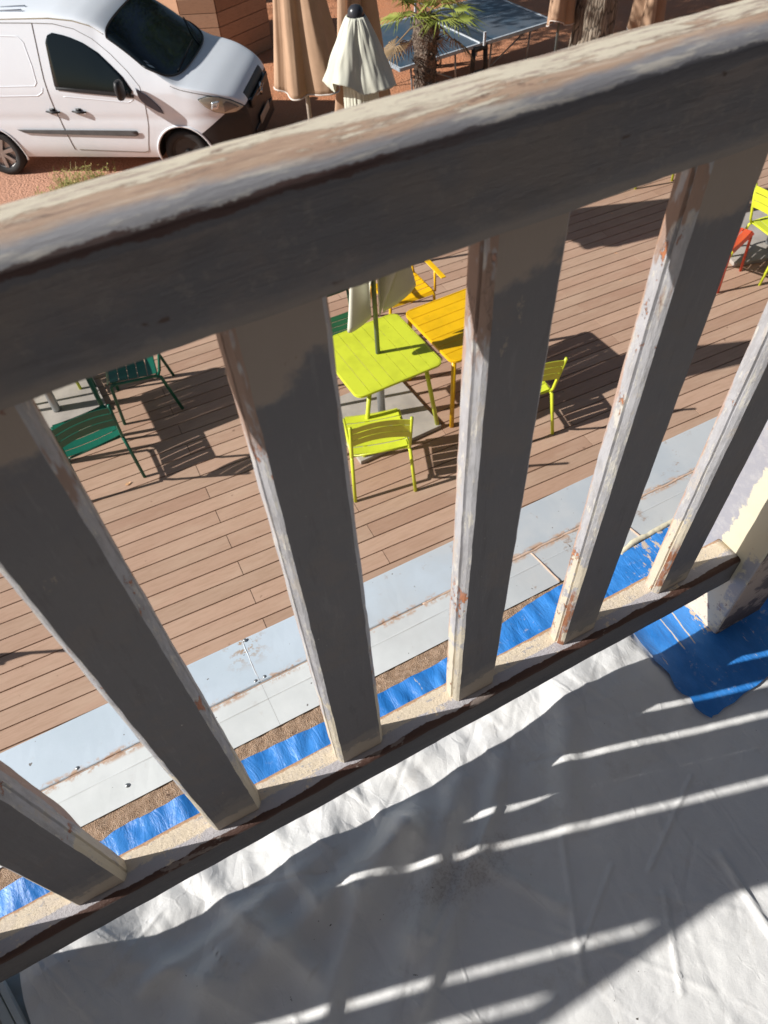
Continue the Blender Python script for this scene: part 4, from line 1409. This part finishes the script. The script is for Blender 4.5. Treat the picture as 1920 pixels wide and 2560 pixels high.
def side_y(x, z):
    lo, hi = 0.0, .45 + .55 * .6
    for _ in range(24):
        m = (lo + hi) / 2
        if section(x, m)[1] < z: lo = m
        else: hi = m
    return YC - section(x, lo)[0]
xs = []
x = -3.36
while x < .5: xs.append(x); x += .035
while x < .80: xs.append(x); x += .015
while x < .90: xs.append(x); x += .006
xs.append(.90)
NS = 52
def bodymb(test=None, mat=0):
    bm = bmesh.new(); rows = []
    for x in xs:
        row = []
        for j in range(NS + 1):
            w, z = section(x, j / NS); row.append(bm.verts.new((x, YC - w, z)))
        for j in range(NS - 1, -1, -1):
            w, z = section(x, j / NS); row.append(bm.verts.new((x, YC + w, z)))
        rows.append(row)
    n = len(rows[0])
    for i in range(len(rows) - 1):
        for k in range(n):
            k2 = (k + 1) % n
            bm.faces.new((rows[i][k], rows[i + 1][k], rows[i + 1][k2], rows[i][k2]))
    bm.faces.new(rows[0]); bm.faces.new(list(reversed(rows[-1])))
    bmesh.ops.recalc_face_normals(bm, faces=bm.faces)
    return bm
bm = bodymb()
me = bpy.data.meshes.new('body'); bm.to_mesh(me); bm.free()
M['vanwhite'] = NT('white_car_paint', .28); _t = M['vanwhite']
_X, _Y, _Z = _t.xyz()
_c = _t.mix(_t.math('MULTIPLY', _t.step(_t.noise(5, 5, .6), .4, .7), .25), (0.86, 0.91, 0.97), (0.82, 0.86, 0.91))
_t.color(_t.mix(_t.math('MULTIPLY', _t.step(_t.math('ADD', _Z, _t.math('MULTIPLY', _t.noise(6, 5), .5)), .55, 1.15, inv=True), .22), _c, (0.60, 0.55, 0.51)))
M['vanwhite'] = _t.m
M['bumper'] = simple('bumper_plastic', (0.018, 0.019, 0.022), .5)
M['vanglass'] = NT('car_glass', .06); M['vanglass'].color((0.006, 0.010, 0.012)); M['vanglass'] = M['vanglass'].m
M['tyre'] = simple('tyre', (0.025, 0.024, 0.024), .8); M['rim'] = simple('alloy', (0.45, 0.44, 0.43), .35, .7); M['steel'] = simple('steel_wheel', (0.05, 0.05, 0.05), .5)
me.materials.append(M['vanwhite']); me.materials.append(M['bumper'])
tmp = bpy.data.objects.new('tmp', me); COL.objects.link(tmp)
cut = MB()
for hx in (0, -2.70):
    for y0, y1 in ((-.1, .26), (1.55, 1.95)):
        n = 40; rr_ = .372
        vs = [(hx + rr_ * math.cos(2 * math.pi * k / n), y0, .31 + rr_ * math.sin(2 * math.pi * k / n)) for k in range(n)]
        vs += [(a, y1, c) for a, b, c in vs]
        cut.add(vs, [tuple(range(n)), tuple(reversed(range(n, 2 * n)))] + [(k, n + k, n + (k + 1) % n, (k + 1) % n) for k in range(n)])
co_ = cut.build('cut', M['bumper'])
md = tmp.modifiers.new('b', 'BOOLEAN'); md.object = co_; md.operation = 'DIFFERENCE'; md.solver = 'EXACT'; md.material_mode = 'INDEX'
dg = bpy.context.evaluated_depsgraph_get(); dg.update()
me2 = bpy.data.meshes.new_from_object(tmp.evaluated_get(dg))
bpy.data.objects.remove(tmp); bpy.data.objects.remove(co_)
_b = bmesh.new(); _b.from_mesh(me2)
for co__, no__ in (((.26, 0, .585), (-.62, 0, 1)), ((.26, 0, .84), (0, 0, 1)), ((.24, 0, .5), (1, 0, 0)), ((.80, 0, .5), (1, 0, 0)), ((0, YC - .46, 0), (0, 1, 0)), ((0, YC + .46, 0), (0, 1, 0)), ((0, 0, .93), (0, 0, 1))):
    bmesh.ops.bisect_plane(_b, geom=_b.verts[:] + _b.edges[:] + _b.faces[:], plane_co=co__, plane_no=no__)
_b.to_mesh(me2); _b.free()
def is_bumper(c):
    x, z = c.x, c.z
    yy = abs(c.y - YC)
    if x < .24: return False
    if z < .585 + (x - .26) * .62 and z < .84: return True
    if x > .70 and z < .93 and yy < .46 and z < T_(x) + .02 and x > .80: return True
    return False
def split(me_src, keep, name, mats, parent):
    b = bmesh.new(); b.from_mesh(me_src)
    dl = [f for f in b.faces if is_bumper(f.calc_center_median()) != keep]
    bmesh.ops.delete(b, geom=dl, context='FACES')
    m_ = bpy.data.meshes.new(name); b.to_mesh(m_); b.free()
    m_.materials.clear()
    for q in mats: m_.materials.append(q)
    for p in m_.polygons:
        p.use_smooth = True; c = p.center
        inside = any((c.x - hx) ** 2 + (c.z - .31) ** 2 < .374 ** 2 for hx in (0, -2.7)) and min(abs(c.y), abs(2 * YC - c.y)) < .30
        p.material_index = 1 if (inside and len(mats) > 1) else 0
    o_ = bpy.data.objects.new(name, m_); COL.objects.link(o_); o_.parent = parent
    md_ = o_.modifiers.new('es', 'EDGE_SPLIT'); md_.split_angle = R(38)
    return o_
body = split(me2, False, 'body', [M['vanwhite'], M['blackmetal']], van)
bump = split(me2, True, 'front_bumper', [M['bumper']], van)


def side_patch(name, outline, mat, parent=van, off=.006, rows=14, cols=16, both=True):
    """panel lying on the body side, outline in (x,z)"""
    zs = [p[1] for p in outline]; z0, z1 = min(zs), max(zs)
    def span(z):
        xs_ = []
        n = len(outline)
        for i in range(n):
            (xa, za), (xb, zb) = outline[i], outline[(i + 1) % n]
            if (za <= z < zb) or (zb <= z < za): xs_.append(xa + (xb - xa) * (z - za) / (zb - za))
        return (min(xs_), max(xs_)) if len(xs_) > 1 else None
    res = []
    for sgn in ((0, 1) if both else (0,)):
        mb_ = MB()
        def P(u, v):
            z = z0 + (z1 - z0) * min(max(v, .002), .998)
            a, b = span(z); x_ = a + (b - a) * u
            y = side_y(x_, z) - off
            return (x_, y if sgn == 0 else 2 * YC - y, z)
        mb_.grid(P, cols, rows)
        res.append(mb_.build(name, mat, parent, smooth=True, solid=.003))
    return res
win = [(-1.53, 1.165), (-.56, 1.075), (-.50, 1.11), (-.60, 1.28), (-.73, 1.41), (-.86, 1.53), (-1.02, 1.63), (-1.20, 1.70), (-1.38, 1.735), (-1.45, 1.72), (-1.50, 1.64)]
side_patch('side_window', win, M['vanglass'], rows=26)
side_patch('window_seal', [(-1.52, 1.135), (-.50, 1.045), (-.50, 1.085), (-1.52, 1.175)], M['bumper'], off=.012, rows=4)
side_patch('side_strip', [(-2.27, .66), (-2.16, .61), (-.62, .575), (-.58, .59), (-.58, .64), (-.62, .655)], M['steel'] if False else simple('grey_strip', (0.12, 0.125, 0.13), .5), off=.02, rows=6)
# shallow cargo panel: thin raised lip round it
def side_line(name, pts, r, mat, off=.001, closed=False):
    mb_ = MB(); pp = []
    L = list(zip(pts[:-1], pts[1:])) + ([(pts[-1], pts[0])] if closed else [])
    for a, b in L:
        n_ = max(2, int(math.hypot(b[0] - a[0], b[1] - a[1]) / .03))
        for i in range(n_):
            x_ = a[0] + (b[0] - a[0]) * i / n_; z_ = a[1] + (b[1] - a[1]) * i / n_
            pp.append((x_, side_y(x_, z_) - off, z_))
    x_, z_ = (pts[0] if closed else pts[-1]); pp.append((x_, side_y(x_, z_) - off, z_))
    mb_.tube(pp, r, 6)
    return mb_.build(name, mat, van, smooth=True)
M['seam'] = simple('panel_gap', (0.10, 0.075, 0.05), .8)
side_line('door_seam', [(-1.62, 1.83), (-1.63, 1.6), (-1.65, 1.26), (-1.64, .95), (-1.60, .65), (-1.56, .385)], .0045, M['seam'])
side_line('door_seam', [(-1.62, 1.83), (-1.35, 1.82), (-1.1, 1.765), (-.90, 1.665), (-.70, 1.51), (-.52, 1.33), (-.40, 1.17), (-.38, 1.0), (-.42, .7), (-.52, .37), (-.58, .35), (-1.5, .385)], .0032, M['seam'])
side_line('door_seam', [(-2.9, 1.82), (-2.2, 1.84), (-1.62, 1.83)], .0035, M['seam'])
side_line('cargo_panel_edge', [(-2.6, 1.72), (-1.85, 1.70), (-1.79, 1.64), (-1.76, 1.4), (-1.76, 1.22), (-1.80, 1.18), (-2.6, 1.17)], .007, M['vanwhite'], off=-.002)
side_line('cargo_panel_edge', [(-2.6, 1.06), (-1.80, 1.07), (-1.72, 1.11), (-1.70, 1.16)], .007, M['vanwhite'], off=-.002)
side_line('belt_crease', [(-1.45, 1.06), (-.60, .985), (-.52, 1.02)], .006, M['vanwhite'], off=-.002)
side_line('roof_gutter', [(-3.0, 1.865), (-1.4, 1.875), (-1.1, 1.845), (-.9, 1.79), (-.74, 1.70)], .008, simple('gutter_dirt', (0.42, 0.38, 0.28), .9), off=-.004)
for hx_ in (-1.30, -1.66):
    mb = MB(); y_ = side_y(hx_, .87)
    mb.tube([(hx_ - .10, y_ - .012, .885), (hx_, y_ - .035, .88), (hx_ + .09, y_ - .012, .875)], [.010, .017, .012], 8)
    mb.box((hx_ - .01, y_ - .004, .895), (.07, .010, .045))
    mb.build('door_handle', M['bumper'], van, smooth=True)
# dark grey wedge on the wing, low and ahead of the mirror
side_patch('wing_patch', [(-.46, 1.16), (-.30, 1.05), (-.19, .93), (-.16, .85), (-.20, .855), (-.36, .95), (-.43, 1.02)], simple('wing_patch_grey', (0.13, 0.14, 0.18), .5), off=.008, rows=12, cols=8)
# arch lips
for hx_ in (0, -2.7):
    mb = MB(); pts = []
    for k in range(25):
        a = R(-12 + 204 * k / 24); x_ = hx_ + .385 * math.cos(a); z_ = .31 + .385 * math.sin(a)
        pts.append((x_, side_y(x_, max(z_, .28)) - .002, z_))
    mb.tube(pts, .014, 8)
    mb.build('wheel_arch', M['vanwhite'], van, smooth=True)
# wheels
for hx_ in (0, -2.7):
    for y_, sg in ((.035, 1), (2 * YC - .035, -1)):
        mb = MB()
        def ring(rad, yo): return [(hx_ + rad * math.cos(2 * math.pi * k / 40), y_ + yo * sg, .31 + rad * math.sin(2 * math.pi * k / 40)) for k in range(40)]
        rings = [ring(.205, .03), ring(.215, .008), ring(.26, .0), ring(.292, .012), ring(.308, .035), ring(.308, .16), ring(.29, .19)]
        vs = [p for q in rings for p in q]; n = 40
        fs = [(i * n + k, i * n + (k + 1) % n, (i + 1) * n + (k + 1) % n, (i + 1) * n + k) for i in range(6) for k in range(n)]
        mb.add(vs, fs)
        w_ = mb.build('wheel', M['tyre'], van, smooth=True)
        mb = MB()
        rings = [ring(.207, .03), ring(.20, .035), ring(.185, .06)]; vs = [p for q in rings for p in q]
        mb.add(vs, [(i * n + k, i * n + (k + 1) % n, (i + 1) * n + (k + 1) % n, (i + 1) * n + k) for i in range(2) for k in range(n)] + [tuple(range(2 * n, 3 * n))])
        if hx_ < -1:
            for k in range(7):
                a = 2 * math.pi * k / 7 + .25
                c = (hx_ + .115 * math.cos(a), y_ + .03 * sg, .31 + .115 * math.sin(a))
                Mx = Matrix.Rotation(-a, 3, 'Y')
                mb.box(c, (.17, .025, .045), M=Mx)
        mb.tube([(hx_, y_ + .02 * sg, .31), (hx_, y_ + .07 * sg, .31)], .045, 14)
        mb.build('rim', [M['rim'] if hx_ < -1 else M['steel']][0], w_, smooth=False)
# rim interior dark disc for alloy
# windscreen: wraps the top of the sections
def secP(x, u):
    w, z = section(x, 1 - .46 * abs(u))
    return Vector((x, YC + (w if u > 0 else -w), z))
def topP(x, u, off):
    """u -1..1 across the top of the body, off along the outward normal"""
    a = secP(x + .004, u) - secP(x - .004, u); b = secP(x, min(1, u + .004)) - secP(x, max(-1, u - .004))
    n_ = a.cross(b)
    if n_.z < 0: n_ = -n_
    return secP(x, u) + n_.normalized() * off
mb = MB()
def WS(u, v):
    uu = -1 + 2 * u
    top = -.72 + .02 * uu * uu
    bot = .09 - .40 * abs(uu) ** 2.6
    x_ = top + (bot - top) * v
    return topP(x_, uu * .50, .010)
mb.grid(WS, 40, 26)
mb.build('windscreen', M['vanglass'], van, smooth=True)
mb = MB()
pts = [WS(i / 40, 0) for i in range(41)]
mb.tube(pts, .012, 6); mb.tube([WS(0, i / 20) for i in range(21)], .010, 6); mb.tube([WS(1, i / 20) for i in range(21)], .010, 6)
mb.tube([WS(i / 40, 1) for i in range(41)], .012, 6)
mb.build('windscreen_seal', M['bumper'], van, smooth=True)
mb = MB()
p0 = WS(.30, .97); p1 = WS(.62, .86); mb.tube([p0 + Vector((0, 0, .015)), (p0 + p1) / 2 + Vector((.01, 0, .03)), p1 + Vector((0, 0, .015))], .008, 6)
p0 = WS(.62, .98); p1 = WS(.92, .84); mb.tube([p0 + Vector((0, 0, .015)), (p0 + p1) / 2 + Vector((.01, 0, .03)), p1 + Vector((0, 0, .015))], .008, 6)
mb.build('wiper', M['bumper'], van, smooth=True)
mb = MB(); q = WS(.12, .80); mb.grid(lambda u, v: WS(.10 + .035 * u, .70 + .05 * v) + Vector((.004, 0, .006)), 3, 3); mb.grid(lambda u, v: WS(.085 + .05 * u, .79 + .07 * v) + Vector((.004, 0, .006)), 3, 3)
mb.build('windscreen_stickers', simple('sticker', (.22, .30, .36), .4), van)
# cowl / bonnet gap
mb = MB()
def HG(sg):
    return [Vector((x_, YC + sg * (-section(x_, .60)[0] + .0), section(x_, .60)[1] + .003)) for x_ in [-.16 + i * .05 for i in range(12)]]
for sg in (-1, 1):
    pts = [Vector((x_, YC - sg * (section(x_, .71)[0]), section(x_, .71)[1] + .001)) for x_ in [.0 + i * .05 for i in range(11)]]
    mb = MB(); mb.tube(pts, .004, 5); mb.build('bonnet_gap', M['seam'], van, smooth=True)
# headlights
for r_ in side_patch('headlight', [(.33, 1.015), (.40, .93), (.50, .855), (.62, .81), (.74, .80), (.845, .835), (.80, .875), (.70, .95), (.58, 1.005), (.45, 1.035)],
                     simple('cloudy_lens', (0.52, 0.51, 0.44), .12, .25), off=.016, rows=16, cols=18): pass
for yy_ in (0,):
    side_line('headlight_seal', [(.33, 1.015), (.40, .93), (.50, .855), (.62, .81), (.74, .80), (.845, .835), (.80, .875), (.70, .95), (.58, 1.005), (.45, 1.035)], .007, M['bumper'], off=.008, closed=True)
side_patch('headlight_bulb', [(.47, .88), (.56, .88), (.58, .97), (.49, .97)], simple('reflector', (0.75, 0.82, 0.88), .1, .6), off=.020, rows=4, cols=4)
side_patch('headlight_indicator', [(.62, .83), (.80, .84), (.76, .88), (.66, .95), (.62, .94)], simple('lens_grey', (0.24, 0.22, 0.20), .2, .2), off=.020, rows=6, cols=6)
# grille with rhombus emblem, plate
mb = MB(); mb.box((.895, YC, .79), (.03, .95, .10)); mb.box((.905, YC, .42), (.03, 1.0, .12)); mb.build('grille', M['blackmetal'], van, bevel=.01)
mb = MB()
for a, b in (((0, .075), (.042, 0)), ((.042, 0), (0, -.075)), ((0, -.075), (-.042, 0)), ((-.042, 0), (0, .075))):
    mb.tube([(.918, YC + a[0], .80 + a[1]), (.918, YC + b[0], .80 + b[1])], .012, 6)
mb.build('emblem', simple('chrome', (0.7, 0.7, 0.7), .15, 1.0), van, smooth=True)
mb = MB(); mb.tube([(.86, YC - .44, .835), (.905, YC - .2, .79), (.91, YC, .765), (.905, YC + .2, .79), (.86, YC + .44, .835)], .010, 6); mb.build('grille_trim', M['greymetal'], van, smooth=True)
mb = MB(); mb.box((.925, YC, .50), (.012, .50, .10)); mb.build('number_plate', simple('plate', (0.45, 0.40, 0.33), .5), van)
# mirrors
for sg in (0, 1):
    mb = MB(); y0 = side_y(-.55, 1.12)
    f = (lambda y: y) if sg == 0 else (lambda y: 2 * YC - y)
    bmx = MB()
    def EP(u, v):
        a = 2 * math.pi * u; b = math.pi * (v - .5)
        cx = abs(math.cos(b)) ** .6; sx_ = math.copysign(abs(math.sin(b)) ** .8, math.sin(b))
        return (-.60 + .055 * cx * math.cos(a), f(y0 - .15 + .095 * cx * math.sin(a)), 1.19 + .115 * sx_)
    bmx.grid(EP, 20, 14)
    bmx.tube([(-.56, f(y0), 1.09), (-.58, f(y0 - .08), 1.12)], .03, 8)
    bmx.build('wing_mirror', M['bumper'], van, smooth=True)
mb = MB(); mb.tube([(-.95, YC + .1, T_(-.95)), (-1.10, YC + .1, T_(-1.1) + .16)], [.008, .003], 6); mb.build('aerial', M['bumper'], van, smooth=True)
mb = MB()
for yy in (.35, .60):
    pass
mb.tube([(-3.0, .42, T_(-3) + .006), (-1.75, .42, T_(-1.75) + .008)], .012, 6); mb.tube([(-3.0, .30, T_(-3) - .0), (-1.75, .30, T_(-1.75) + .002)], .012, 6)
mb.build('roof_rib', M['vanwhite'], van, smooth=True)
